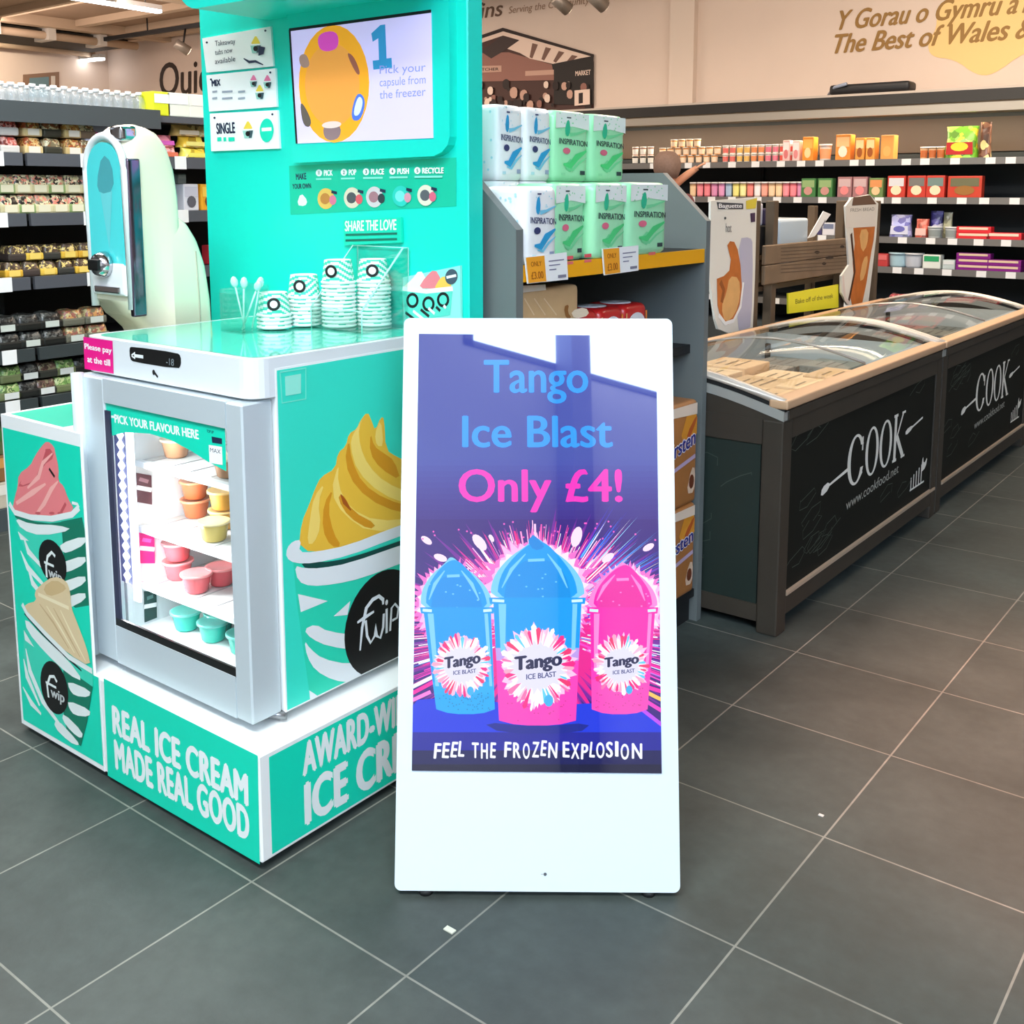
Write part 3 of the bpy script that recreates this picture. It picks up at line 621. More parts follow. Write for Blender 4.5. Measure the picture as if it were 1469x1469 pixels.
b = B(); b.tube([(-1.9, 1.50, .292), (-1.852, 1.53, .292)], .009, STEEL, 8); b.obj('hinge', fz)
# big cup printed on the freezer side
SP = Plane((-1.8492, 0, 0), (1, 0, 0))
b = B(); b.box(-1.8548, -1.8492, 1.527, 2.054, .301, 1.110, WHITE); D = Decal(b, SP, .0006, clips=[((0, 1, 0), 2.05), ((0, -1, 0), -1.531), ((0, 0, -1), -.305), ((0, 0, 1), 1.036+.0)])
D.clips[-1] = ((0, 0, 1), 1.105)
D.poly([(-1.8492, 1.5, .2), (-1.8492, 2.2, .2), (-1.8492, 2.2, 1.2), (-1.8492, 1.5, 1.2)], mat((52, 224, 200), .4))
LW = mat((232, 236, 240), .45); DT = mat((10, 110, 92), .45); YE = mat((240, 190, 62), .5); YLt = mat((250, 216, 112), .5); YD = mat((220, 150, 30), .5)
D.poly([(420, 800), (480, 805), (680, 740), (690, 1020), (450, 1040), (425, 860)], mat((38, 214, 180), .45))
D.smooth([(527, 590), (516, 604), (512, 615), (500, 622), (496, 640), (484, 650), (481, 672), (460, 684), (452, 700), (444, 722), (432, 750), (428, 790), (480, 792), (600, 752), (690, 720), (660, 690), (620, 668), (585, 662), (570, 656), (553, 645), (551, 600), (546, 598), (538, 618), (533, 604)], YE, it=1)
D.smooth([(525, 594), (514, 612), (516, 640), (528, 668), (552, 692), (590, 708), (592, 726), (545, 708), (512, 676), (502, 640), (506, 622)], YLt, it=1)
D.smooth([(500, 628), (504, 660), (520, 694), (552, 716), (600, 730), (600, 740), (548, 728), (510, 700), (494, 664)], YD, it=1)
D.smooth([(486, 662), (484, 694), (500, 728), (540, 748), (600, 742), (590, 756), (530, 764), (492, 738), (474, 706)], YLt, it=1)
D.smooth([(490, 706), (506, 734), (540, 752), (530, 760), (500, 742), (484, 716)], YD, it=1); D.stroke([(489, 710), (494, 720), (503, 732)], [.004, .012, .003], mat((170, 84, 20), .5))
D.smooth([(466, 692), (456, 720), (460, 755), (450, 780), (440, 780), (444, 745), (450, 712)], YLt, it=1); D.smooth([(478, 700), (470, 730), (478, 765), (490, 784), (474, 784), (462, 760), (464, 722)], YD, it=1)
D.smooth([(531, 620), (536, 640), (550, 650), (565, 660), (575, 690), (545, 672), (530, 650)], YD, it=1); D.smooth([(546, 600), (550, 640), (540, 640), (537, 622)], YLt, it=1)
D.smooth([(430, 806), (480, 806), (540, 788), (700, 730), (700, 745), (560, 795), (490, 818), (440, 818)], mat((8, 70, 66), .45), it=1)
D.smooth([(411, 786), (410, 800), (422, 808), (450, 808), (500, 797), (560, 774), (700, 722), (700, 708), (560, 758), (500, 782), (450, 792), (428, 792), (432, 774), (420, 776)], LW, it=1)
D.smooth([(422, 811), (427, 834), (445, 841), (480, 838), (520, 829), (580, 806), (700, 762), (700, 740), (580, 780), (500, 808), (460, 815), (436, 815)], LW, it=1)
D.poly([(427, 852), (470, 862), (431, 878)], LW); D.poly([(502, 862), (478, 884), (498, 882)], LW)
D.smooth([(435, 903), (452, 895), (470, 906), (520, 912), (600, 900), (600, 925), (520, 934), (470, 927), (446, 916)], LW, it=1)
D.smooth([(436, 918), (440, 942), (452, 962), (478, 976), (505, 979), (545, 962), (640, 930), (640, 900), (560, 945), (500, 953), (462, 945), (444, 930)], LW, it=1)
D.poly([(443, 990), (464, 1004), (445, 1010)], LW)
c = SP.at(549, 893); e = SP.at(493, 895); rr = abs(e.y-c.y)
D.ell(tuple(c), (c.x, c.y+rr, c.z), (c.x, c.y, c.z+rr*1.02), BLACK, n=40)
D.stroke([(516, 933), (519, 900), (525, 872), (534, 860), (543, 855), (549, 860), (549, 867)], [.005, .009, .011, .011, .01, .01, .006], LW); D.stroke([(512, 893), (522, 886), (536, 877)], [.006, .01, .006], LW)
D.stroke([(524, 890), (526, 912), (531, 922), (537, 912), (538, 896), (540, 912), (545, 915), (549, 900), (550, 880)], .008, LW)
D.stroke([(554, 873), (554, 908)], .008, LW); D.ell((554, 864), (556, 863), (554, 868), LW, n=10)
D.stroke([(559, 905), (561, 872), (566, 866), (571, 872), (569, 886), (562, 890)], .007, LW)
for q in ([(401, 534), (438, 528), (438, 572), (404, 578)], ): D.stroke([*q, q[0]], .0035, mat((120, 232, 210), .4))
for q in ([(408, 540), (431, 536), (431, 564), (409, 568)], ): D.poly(q, mat((150, 236, 218), .4))
b.obj('side_print', fz, 'teal print of a yellow ice cream in a striped cup')
# tubs in the freezer
def tub_mesh(nm, col, lidc):
    body = mat(col, .25, coat=.3, noise=.1, scale=30); b = B()
    b.lathe((0, 0, 0), [(.026, 0), (.030, .004), (.037, .043), (.038, .046)], body, 22); b.lathe((0, 0, .046), [(.038, 0), (.0425, 0), (.0425, .005), (.039, .006), (.034, .003), (0, .003)], mat(lidc, .3, coat=.3), 22); return b.mesh(nm)
tubm = {'orange': tub_mesh('t', (196, 104, 62), (226, 150, 110)), 'cream': tub_mesh('t', (204, 180, 96), (236, 216, 160)), 'amber': tub_mesh('t', (214, 160, 70), (238, 200, 130)),
        'pink': tub_mesh('t', (226, 96, 104), (240, 150, 150)), 'teal': tub_mesh('t', (30, 190, 170), (120, 214, 200)), 'biscuit': tub_mesh('t', (190, 140, 104), (236, 214, 180))}
FLO = .335
def tub(kind, px, py, z, label, dz=0.):
    p = onz(px, py, z); x = min(max(p.x, -2.44), -1.94); y = min(max(p.y, 1.63), 1.97); return inst('ice_cream_tub', tubm[kind], (x, y, z+.001+dz), label, 'tub', 'ice cream tubs in the kiosk freezer')
tub('biscuit', 252, 655, shz[0], 'biscuit coloured tub at the left on the top freezer shelf'); tub('biscuit', 303, 690, shz[0], 'biscuit coloured tub at the right on the top freezer shelf, partly under the teal sticker')
tub('orange', 268, 737, shz[1], 'orange tub at the bottom of the stack of two on the second freezer shelf'); tub('orange', 268, 737, shz[1], 'orange tub on top of the stack of two on the second freezer shelf', .053)
tub('cream', 290, 780, shz[1], 'pale yellow tub at the front of the second freezer shelf')
tub('amber', 322, 757, shz[1], 'amber tub under another at the right end of the second freezer shelf'); tub('amber', 322, 757, shz[1], 'amber tub stacked upon another at the right end of the second freezer shelf', .053)
tub('pink', 247, 826, shz[2], 'pink tub under another at the left of the third freezer shelf'); tub('pink', 247, 826, shz[2], 'pink tub on top of another at the left of the third freezer shelf', .053)
tub('pink', 278, 850, shz[2], 'pink tub in front on the third freezer shelf'); tub('pink', 318, 838, shz[2], 'pink tub at the right end of the third freezer shelf')
tub('teal', 246, 910, FLO, 'leftmost of the teal tubs on the freezer floor'); tub('teal', 280, 928, FLO, 'middle teal tub in the front row on the freezer floor'); tub('teal', 312, 950, FLO, 'rightmost teal tub at the front of the freezer floor'); tub('teal', 316, 904, FLO, 'teal tub in the back row on the freezer floor')

# ---------------------------------------------------------------- soft serve machine on the side cabinet
mc = thing('ice_cream_machine', 'cream and chrome soft serve machine with teal badge beside the kiosk panel', 'machine', (-2.68, 1.78, .906))
CX = -2.68
def arch(y, hw, zb, zt, n=16):
    r = min(hw, zt-zb-.001); pts = [(CX-hw, y, zb)]; e = 1-.42*min(1, max(0, (y-1.66)/.05))
    for i in range(n+1): a = math.pi-math.pi*i/n; c, s_ = math.cos(a), math.sin(a); pts.append((CX+hw*math.copysign(abs(c)**e, c), y, zt-r+r*abs(s_)**e))
    return pts+[(CX+hw, y, zb)]
b = B()
st = [(1.655, 1.645, 1.20, .096), (1.665, 1.660, 1.19, .099), (1.69, 1.675, 1.155, .1), (1.715, 1.680, 1.135, .1), (1.74, 1.674, 1.11, .1), (1.765, 1.664, 1.06, .1), (1.785, 1.640, .98, .099), (1.80, 1.595, .93, .098), (1.808, 1.54, .91, .096), (1.81, 1.48, .908, .094)]
b.loft([arch(y, hw, zb, zt) for y, zt, zb, hw in st], CREAM); b.obj('body', mc)
b = B(); st = [(1.78, 1.44, .907, .099), (1.82, 1.438, .907, .102), (1.845, 1.42, .907, .103), (1.868, 1.385, .907, .103), (1.888, 1.33, .907, .102), (1.90, 1.25, .907, .1), (1.905, 1.16, .907, .096)]
b.loft([arch(y, hw, zb, zt) for y, zt, zb, hw in st], CREAM); rc = b.obj('rear_housing', mc)
b = B(); 
for s_ in (1,): b.tube([(CX+.1035, 1.862, .93), (CX+.1035, 1.862, 1.20), (CX+.103, 1.856, 1.33)], .0022, mat((170, 172, 150), .4), 6)
b.obj('seam', rc)
b = B(); b.box(CX-.1, CX+.1, 1.60, 1.80, .906, .93, CREAM, .008, 3); b.obj('drip_tray', mc)
# chrome arch round the front, badge plate
b = B(); pts = [(CX-.09, 1.655, 1.18)]+[(CX+.092*math.cos(a), 1.65, 1.555+.092*math.sin(a)) for a in [math.pi-math.pi*i/14 for i in range(15)]]+[(CX+.09, 1.655, 1.18)]
b.tube(pts, .011, WHITE, 8); b.box(CX+.086, CX+.106, 1.65, 1.69, 1.16, 1.585, mat((128, 118, 140), .12, 1.), .006, 3); b.box(CX-.102, CX-.084, 1.648, 1.676, 1.20, 1.57, CHROME, .004, 2); b.obj('front_trim', mc, 'chrome trim')
b = B(); b.box(CX+.03, CX+.085, 1.648, 1.70, 1.63, 1.672, CHROME, .01, 3); b.obj('top_catch', mc)
MB_ = Plane((0, 1.644, 0), (0, -1, 0)); BAD = mat((80, 226, 228), .3, coat=.3)
b = B(); pl_ = [(CX-.08, 1.644, 1.30)]+[(CX+.08*math.cos(a), 1.644, 1.55+.08*math.sin(a)) for a in [math.pi-math.pi*i/14 for i in range(15)]]+[(CX+.08, 1.644, 1.30)]
b.prism(pl_, (0, .012, 0), BAD); D = Decal(b, MB_, .0006)
D.poly([(CX-.02, 1.644, 1.50), (CX+.04, 1.644, 1.50), (CX+.012, 1.644, 1.34)], mat((110, 218, 222), .4)); D.smooth([(CX-.035, 1.644, 1.52), (CX+.0, 1.644, 1.60), (CX+.045, 1.644, 1.575), (CX+.05, 1.644, 1.50), (CX-.02, 1.644, 1.49)], mat((76, 170, 178), .4), it=1)
b.obj('badge_plate', mc, 'teal badge plate with a pale cone')
b = B(); b.box(CX-.08, CX+.08, 1.64, 1.66, 1.215, 1.305, WHITE, .01, 3); b.box(CX-.06, CX+.06, 1.634, 1.645, 1.222, 1.24, CHROME, .004, 2); b.obj('spout_plate', mc)
M = Matrix.Rotation(R(90), 3, 'X'); b = B(); b.lathe((CX-.005, 1.64, 1.30), [(.036, 0), (.036, .012), (.028, .03), (.02, .034), (0, .034)], CHROME, 20, M); b.box(CX-.03, CX+.02, 1.60, 1.612, 1.285, 1.315, BLACK, .004, 2); b.obj('knob', mc)

# ---------------------------------------------------------------- cups and holders on the freezer top
CT = 1.1362
def cup_mesh(full):
    b = B(); n = 40; h, r0, r1 = .062, .045, .036; rows = 14; T = mat((60, 208, 178), .5); Wh = mat((238, 246, 242), .5)
    vs = []
    for j in range(rows+1):
        z = .006+(h-.006)*j/rows; r = r0-.002-(r0-.002-r1)*j/rows
        vs += [(r*math.cos(2*math.pi*i/n), r*math.sin(2*math.pi*i/n), z) for i in range(n)]
    for j in range(rows):
        for i in range(n):
            a = 2*math.pi*i/n; k = int(math.floor(j*.5+1.2*math.sin(2*a+.6)+.35*math.sin(3*a)))
            f = [j*n+i, j*n+(i+1) % n, (j+1)*n+(i+1) % n, (j+1)*n+i]; b.add([vs[q] for q in f], [(0, 1, 2, 3)], T if k % 2 else Wh, True)
    b.lathe((0, 0, 0), [(r0-.001, 0), (r0+.0015, .002), (r0+.0015, .005), (r0-.002, .007)], Wh, n, cap=False); b.lathe((0, 0, h), [(r1, 0), (r1-.004, .001), (r1-.005, -.003), (0, -.003)], Wh, n, cap=False)
    if full:
        d = Vector((.55, -.83, 0)).normalized(); p = Vector((0, 0, .034))+d*.0425; Pl = Plane(p, d+Vector((0, 0, .15))); x = Vector((d.y, -d.x, 0))*-1
        D = Decal(b, Pl, .0005); D.ell(tuple(p), tuple(p+x*.017), tuple(p+Vector((0, 0, .017))), BLACK, n=20); D.ell(tuple(p), tuple(p+x*.010), tuple(p+Vector((0, 0, .010))), PAPER, n=16)
    return b.mesh('paper_cup')
cupT, cupS = cup_mesh(True), cup_mesh(False)
def cstack(px, py, n, where, ymax=2.045, tilt=0):
    p = onz(px, py, CT)
    if p.y > ymax: p = ony(px, py, ymax)
    for i in range(n):
        top = i == n-1
        lab = 'topmost striped paper cup of the stack '+where if top else 'striped paper cup, %s from the bottom, stack %s' % (ORD[i], where)
        inst('paper_cup', cupT if top else cupS, (p.x+rng.uniform(-.001, .001), p.y+rng.uniform(-.001, .001), CT+.0045+i*.0105), lab, 'cup', 'upturned striped cups on the kiosk freezer', R(rng.uniform(-20, 20)) if top else R(rng.uniform(0, 360)))
    return p
ca = cstack(394, 472, 4, 'beside the spoon box'); cb = cstack(438, 468, 8, 'left of the acrylic holder'); cd = cstack(487, 470, 12, 'at the holder front'); ce = cstack(537, 462, 12, 'at the holder right')
def acryl_panel(b, pts, ext): b.prism(pts, ext, ACRYL)
# clear spoon box
p = onz(352, 474, CT); t = thing('spoon_holder', 'clear acrylic spoon box at the left end of the freezer top', 'spoon holder', (p.x, p.y, CT))
x, y = p.x, p.y; w_ = .045
b = B(); b.box(x-w_, x+w_, y-w_, y-w_+.003, CT, CT+.10, ACRYL); b.obj('front_wall', t)
b = B(); b.box(x-w_, x+w_, y+w_-.003, y+w_, CT, CT+.12, ACRYL); b.obj('back_wall', t)
for s_ in (-1, 1):
    b = B(); b.box(x+s_*w_-.0015, x+s_*w_+.0015, y-w_+.0035, y+w_-.0035, CT, CT+.11, ACRYL); b.obj('side_wall', t)
b = B(); b.box(x-w_+.002, x+w_-.002, y-w_+.004, y+w_-.004, CT, CT+.003, ACRYL); b.obj('floor_plate', t)
SPM = mat((190, 240, 230), .2, coat=.4); labs = ['leaning to the right', 'standing upright', 'leaning to the left', 'leaning to the back']
for i in range(4):
    a = [(.02, .0), (0, .01), (-.02, .0), (.01, .025)][i]; q0 = Vector((x+a[0]*.5, y+(i-1.5)*.012, CT+.005)); q1 = q0+Vector((a[0]*1.6+(.03 if i == 0 else 0), a[1]*.6, .105)); b = B()
    b.tube([q0, q1], .0025, SPM, 6); Mx = (q1-q0).to_track_quat('Z', 'Y').to_matrix(); b.lathe(q1, [(.003, 0), (.009, .008), (.010, .018), (.006, .028), (0, .031)], SPM, 10, Mx)
    solo('plastic_spoon', b, 'clear plastic spoon %s in the acrylic spoon box' % labs[i], 'spoon', 'plastic spoons in the spoon box')
# big acrylic holder round the middle and right stacks
t = thing('cup_holder', 'clear acrylic cup holder with sloping sides in front of the slogan card', 'cup holder', ((cd.x+ce.x)/2, 2.03, CT))
x0 = cd.x-.052; x1 = ce.x+.085; y0 = cd.y-.055; y1 = 2.093
b = B(); b.box(x0, x1, y0, y0+.003, CT, CT+.055, ACRYL); b.obj('front_wall', t)
b = B(); b.box(x0, x1, y1-.003, y1, CT, CT+.21, ACRYL); b.obj('back_wall', t)
for x in (x0, x1-.003):
    b = B(); b.prism([(x, y0+.0035, CT), (x, y1-.0035, CT), (x, y1-.0035, CT+.215), (x, y1-.02, CT+.215), (x, y0+.0035, CT+.06)], (.003, 0, 0), ACRYL); b.tube([(x+.0015, y0+.004, CT+.06), (x+.0015, y1-.02, CT+.215)], .0018, mat((190, 245, 235), .15), 6); b.obj('side_wall', t)
b = B(); b.box(x0+.0035, x1-.0035, y0+.0035, y1-.0035, CT, CT+.004, ACRYL); b.obj('floor_plate', t)
EDG = mat((176, 240, 228), .2)
for x in (x0, x1):
    b = B(); b.tube([(x, y0+.002, CT), (x, y0+.002, CT+.058)], .0016, EDG, 6); b.tube([(x, y0+.002, CT+.0575), (x, y1-.02, CT+.213), (x, y1-.002, CT+.213), (x, y1-.002, CT)], .0016, EDG, 6); b.obj('polished_edge', t)
b = B(); b.tube([(x0, y1-.002, CT+.213), (x1, y1-.002, CT+.213)], .0014, EDG, 6); b.obj('polished_edge', t)
b = B(); b.tube([(x0, y0+.002, CT+.057), (x1, y0+.002, CT+.057)], .0014, EDG, 6); b.obj('polished_edge', t)

# ================================================================ DIGITAL DISPLAY BOARD
q0 = Vector((-1.495, 1.515, .012)); q1 = Vector((-1.004, 1.881, .012)); q2 = Vector((-1.684, 1.771, 1.212)); q3 = Vector((-1.2, 2.146, 1.210))
SX = (q1-q0+q3-q2).normalized(); SZ = ((q2-q0)+(q3-q1)); SZ = (SZ-SX*SZ.dot(SX)).normalized(); SN = SX.cross(SZ).normalized()   # SN points out of the screen
SW, SH = .6126, 1.242; O0 = (q0+q1)/2
def sp(x, z, d=0.): return O0+SX*x+SZ*z+SN*d
SG = Plane(O0, SN)
sign = thing('digital_display_board', 'white freestanding digital advertising board leaning back before the kiosk', 'display board', (O0.x-.06, O0.y+.09, 0))
WB_ = mat((212, 228, 236), .3, coat=.3)
def srr(x0, x1, z0, z1, r, d): return [sp(x, z, d) for x, z in rrect(x0, x1, z0, z1, r, 5)]
b = B(); o_ = srr(-SW/2, SW/2, 0, SH, .014, 0); n_ = len(o_)
b.prism(srr(-SW/2, SW/2, 0, SH, .014, 0)[::-1], -SN*.03, WB_); b.obj('housing', sign)
PX = [SG.at(*q) for q in ((601, 479), (941, 482), (949, 1109), (591, 1105))]
def EMs(c, s=1.): return mat(c, .045, emit=s, spec=.0, ior=1.75)
scrm = bpy.data.materials.new('glossy_screen'); scrm.use_nodes = True; nt = scrm.node_tree; bs = nt.nodes['Principled BSDF']
_SC = {}
def SCM(c, s=1.):
    """backlit picture behind a glossy cover: emission plus a mirror-like reflection"""
    k = (c, s)
    if k in _SC: return _SC[k]
    m = bpy.data.materials.new('backlit_screen'); m.use_nodes = True; bs = m.node_tree.nodes['Principled BSDF']
    bs.inputs['Base Color'].default_value = (.004, .004, .006, 1); bs.inputs['Roughness'].default_value = .02; bs.inputs['IOR'].default_value = 2.0
    bs.inputs['Emission Color'].default_value = (*lin(c), 1); bs.inputs['Emission Strength'].default_value = s*.88
    _SC[k] = m; return m
clp = []
for i in range(4):
    a, c = PX[i], PX[(i+1) % 4]; n = (c-a).cross(SN).normalized()
    if (PX[(i+2) % 4]-a).dot(n) > 0: n = -n
    clp.append((n, a.dot(n)))
b = B(); D = Decal(b, SG, .0008, 4e-6, clips=clp)
D.poly([tuple(p) for p in PX], SCM((66, 78, 164), 1.0))
for i in range(14):
    k = i/13; c = (int(66-14*k), int(76-54*k), int(164-42*k)); D.poly([(580, 660+i*8), (960, 660+i*8), (960, 800), (580, 800)], SCM(c, 1.0))
D.poly([(580, 745), (960, 745), (960, 1120), (580, 1120)], SCM((52, 22, 122)))
# burst
cx, cy = 772, 900
PKS = [(250, 40, 150), (236, 20, 130), (255, 90, 180), (255, 150, 210), (210, 30, 150), (120, 30, 160)]; BLS = [(40, 120, 240), (90, 190, 250), (150, 215, 255), (60, 60, 220)]
r2 = random.Random(5)
def star(x, y, r0_, r1_, n, c, sq=1., a0=0, a1=360):
    pts = []
    for i in range(2*n): t = R(a0+(a1-a0)*i/(2*n)); r = r0_ if i % 2 else r1_*r2.uniform(.72, 1.0); pts.append((x+r*math.cos(t), y+r*sq*math.sin(t)))
    D.poly(pts, SCM(c))
star(772, 905, 150, 250, 90, (110, 24, 150), .72); star(772, 905, 118, 225, 80, (170, 24, 150), .74); star(772, 905, 100, 200, 70, (225, 25, 140), .78)

for i in range(90):
    t = R(r2.uniform(-62, -6)); r0_ = r2.uniform(70, 130); r1_ = r2.uniform(150, 235); wd = r2.uniform(.004, .016); D.poly([(cx+r0_*math.cos(t-wd), cy+r0_*.9*math.sin(t-wd)), (cx+r1_*math.cos(t), cy+r1_*.9*math.sin(t)), (cx+r0_*math.cos(t+wd), cy+r0_*.9*math.sin(t+wd))], SCM(r2.choice(BLS+[(255, 255, 255), (250, 60, 170)])))
for i in range(420):
    a = r2.uniform(-208, 28); t = R(a); rr0 = r2.uniform(60, 120); rr1 = r2.uniform(112, 168) if -165 < a < -15 else r2.uniform(150, 215); wd = r2.uniform(.003, .015)*(2 if r2.random() < .2 else 1)
    right = a > -42
    c = r2.choice(BLS+[(255, 255, 255)]+PKS[:3]) if (right and a < -5) else r2.choice(PKS+[(255, 255, 255), (255, 200, 235)])
    if a < -195 or a > 8: c = r2.choice([(255, 60, 190), (200, 230, 255), (230, 20, 160), (90, 150, 250), (255, 255, 255)])
    D.poly([(cx+rr0*math.cos(t-wd), cy+rr0*.92*math.sin(t-wd)), (cx+rr1*math.cos(t-wd*.2), cy+rr1*.92*math.sin(t-wd*.2)), (cx+rr1*math.cos(t+wd*.4), cy+rr1*.92*math.sin(t+wd*.4)), (cx+rr0*math.cos(t+wd), cy+rr0*.92*math.sin(t+wd))], SCM(c))
for x, y, s, a in ((612, 775, 9, 35), (688, 778, 14, 50), (705, 772, 6, 60), (827, 770, 15, -75), (632, 800, 10, 20), (930, 785, 9, -30), (872, 800, 10, -35), (765, 772, 9, -88)):
    t = R(a); u_, v_ = (math.cos(t)*s, math.sin(t)*s), (-math.sin(t)*s*.5, math.cos(t)*s*.5); D.ell((x, y), (x+u_[0], y+u_[1]), (x+v_[0], y+v_[1]), SCM((250, 215, 240)), n=14)
for i in range(26): x = r2.uniform(600, 940); y = r2.uniform(748, 775); D.ell((x, y), (x+1.4, y), (x, y+1.4), SCM((230, 90, 190)), n=8)
# light haze behind the cups, table
for x, y, rx_, ry_ in ((770, 852, 92, 92), (900, 868, 62, 66), (648, 866, 62, 68)):
    star(x, y, rx_*.8, rx_*1.06, 46, (240, 110, 200), ry_/rx_); star(x, y, rx_*.76, rx_*.98, 40, (250, 180, 226), ry_/rx_); star(x, y, rx_*.72, rx_*.88, 34, (255, 222, 244), ry_/rx_)
D.smooth([(585, 1005), (640, 1000), (770, 1012), (905, 1006), (955, 1040), (955, 1070), (585, 1070)], SCM((22, 52, 215)), it=1)
D.poly([(580, 1050), (960, 1050), (960, 1120), (580, 1120)], SCM((22, 26, 150)))
D.poly([(580, 1076), (960, 1076), (960, 1120), (580, 1120)], SCM((12, 14, 84)))
D.poly([(580, 1096), (960, 1096), (960, 1120), (580, 1120)], SCM((8, 8, 52)))
D.smooth([(690, 1035), (770, 1042), (850, 1036), (830, 1052), (720, 1052)], SCM((14, 30, 140)), it=1)
for (x0, y0, x1, y1, c) in ((592, 994, 622, 978, (250, 30, 160)), (592, 1004, 618, 992, (255, 120, 210)), (592, 985, 626, 968, (230, 240, 255)), (918, 1000, 950, 1020, (250, 60, 190)), (922, 990, 950, 1004, (255, 190, 90)), (918, 982, 950, 992, (255, 40, 170)), (914, 1012, 950, 1040, (180, 70, 240))): D.stroke([(x0, y0), (x1, y1)], .008, SCM(c))
def ice_cup(xc, ytop, yrim, ybot, wr, wb, top, mid, low, tilt=0., frac=.5):
    """dome lid, rim, tapering cup and round burst label, in photo pixels"""
    def T(x, y): return (xc+(x-xc)+tilt*(y-yrim), y)
    cB = SCM(top); cM = SCM(mid); cL = SCM(low); lt_ = SCM(tuple(min(255, int(v*.55+115)) for v in top)); cD = SCM(tuple(int(v*.93) for v in top))
    D.smooth([T(xc-wr*1.0, yrim), T(xc-wr*.96, yrim-(yrim-ytop)*.35), T(xc-wr*.62, yrim-(yrim-ytop)*.66), T(xc-wr*.22, yrim-(yrim-ytop)*.85), T(xc-2, ytop), T(xc+wr*.26, yrim-(yrim-ytop)*.8), T(xc+wr*.66, yrim-(yrim-ytop)*.6), T(xc+wr*.97, yrim-(yrim-ytop)*.3), T(xc+wr*1.0, yrim)], lt_, it=2)
    D.smooth([T(xc-wr*.86, yrim), T(xc-wr*.8, yrim-(yrim-ytop)*.38), T(xc-wr*.5, yrim-(yrim-ytop)*.68), T(xc-wr*.12, yrim-(yrim-ytop)*.9), T(xc+wr*.14, yrim-(yrim-ytop)*.92), T(xc+wr*.52, yrim-(yrim-ytop)*.64), T(xc+wr*.8, yrim-(yrim-ytop)*.34), T(xc+wr*.86, yrim)], cB, it=2)
    D.smooth([T(xc-wr*.72, yrim+1), T(xc-wr*.72, yrim+1), T(xc-wr*.64, yrim-(yrim-ytop)*.36), T(xc-wr*.36, yrim-(yrim-ytop)*.60), T(xc, yrim-(yrim-ytop)*.66), T(xc+wr*.36, yrim-(yrim-ytop)*.60), T(xc+wr*.64, yrim-(yrim-ytop)*.36), T(xc+wr*.72, yrim+1), T(xc+wr*.72, yrim+1)], cD, it=2)
    for k_ in (-.5, .42): D.stroke([T(xc+wr*k_*1.5, yrim-(yrim-ytop)*.2), T(xc+wr*k_*1.1, yrim-(yrim-ytop)*.48), T(xc+wr*k_*.5, yrim-(yrim-ytop)*.72)], [.002, .008, .002], lt_)
    for i in range(10): u_ = r2.uniform(-.8, .8); X_, Y_ = T(xc+wr*u_, yrim-(yrim-ytop)*r2.uniform(.05, .5)); D.ell((X_, Y_), (X_+1.6, Y_), (X_, Y_+1.2), lt_, n=6)
    D.stroke([T(xc-wr*.2, yrim-(yrim-ytop)*.62), T(xc+wr*.15, yrim-(yrim-ytop)*.63)], .006, lt_)
    b_ = yrim+(ybot-yrim)*frac
    w2_ = wr*.93+(wb-wr*.93)*frac
    D.poly([T(xc-wr*.93, yrim), T(xc+wr*.93, yrim), T(xc+w2_, b_), T(xc-w2_, b_)], cB)
    D.smooth([T(xc-w2_, b_-1), T(xc+w2_, b_-1), T(xc+w2_, b_-1), T(xc+wb, ybot-3), T(xc+wb, ybot-3), T(xc+wb*.5, ybot+4), T(xc-wb*.5, ybot+4), T(xc-wb, ybot-3), T(xc-wb, ybot-3), T(xc-w2_, b_-1)], cL, it=1)
    D.poly([T(xc-w2_, b_-6), T(xc+w2_, b_-6), T(xc+w2_*.985, b_+12), T(xc-w2_*.985, b_+12)], cM)
    D.poly([T(xc-wr*.82, yrim+4), T(xc-wr*.66, yrim+4), T(xc-wb*.84, b_), T(xc-wb*.96, b_)], lt_); D.poly([T(xc+wr*.74, yrim+4), T(xc+wr*.84, yrim+4), T(xc+wb*.98, b_), T(xc+wb*.88, b_)], lt_)
    D.poly([T(xc-wr*1.02, yrim-5), T(xc+wr*1.02, yrim-5), T(xc+wr*1.0, yrim+4), T(xc-wr*1.0, yrim+4)], cB)
    D.stroke([T(xc-wr*.95, yrim-1), T(xc-wr*.7, yrim)], .006, SCM((200, 240, 255))); D.stroke([T(xc+wr*.72, yrim), T(xc+wr*.95, yrim-1)], .006, SCM((200, 240, 255)))
    for i in range(60): x = xc+r2.uniform(-.86, .86)*wb; y = r2.uniform(b_+10, ybot-2); X_, Y_ = T(x, y); D.ell((X_, Y_), (X_+1.1, Y_), (X_, Y_+1.1), SCM(tuple(max(0, int(v*.8)) for v in low)), n=6)
    yl = yrim+(ybot-yrim)*.54; rl = wb*.98; X, Y = T(xc, yl)
    star(X, Y, rl*.9, rl*1.14, 34, (236, 190, 226), 1.1); star(X, Y, rl*.8, rl*1.02, 40, (255, 232, 246), 1.1)
    for i in range(44):
        t = 2*math.pi*(i+.5*r2.random())/44; pl_w = r2.uniform(.03, .085); pl_r = r2.uniform(.78, 1.02); c = r2.choice([(236, 30, 130), (245, 110, 170), (250, 160, 190), (255, 235, 250), (250, 180, 210), (255, 250, 255), (230, 50, 110), (90, 200, 235)])
        D.poly([(X+rl*.42*math.cos(t), Y+rl*.5*math.sin(t)), (X+rl*pl_r*math.cos(t-pl_w), Y+rl*pl_r*1.12*math.sin(t-pl_w)), (X+rl*(pl_r+.06)*math.cos(t), Y+rl*(pl_r+.06)*1.12*math.sin(t)), (X+rl*pl_r*math.cos(t+pl_w), Y+rl*pl_r*1.12*math.sin(t+pl_w))], SCM(c))
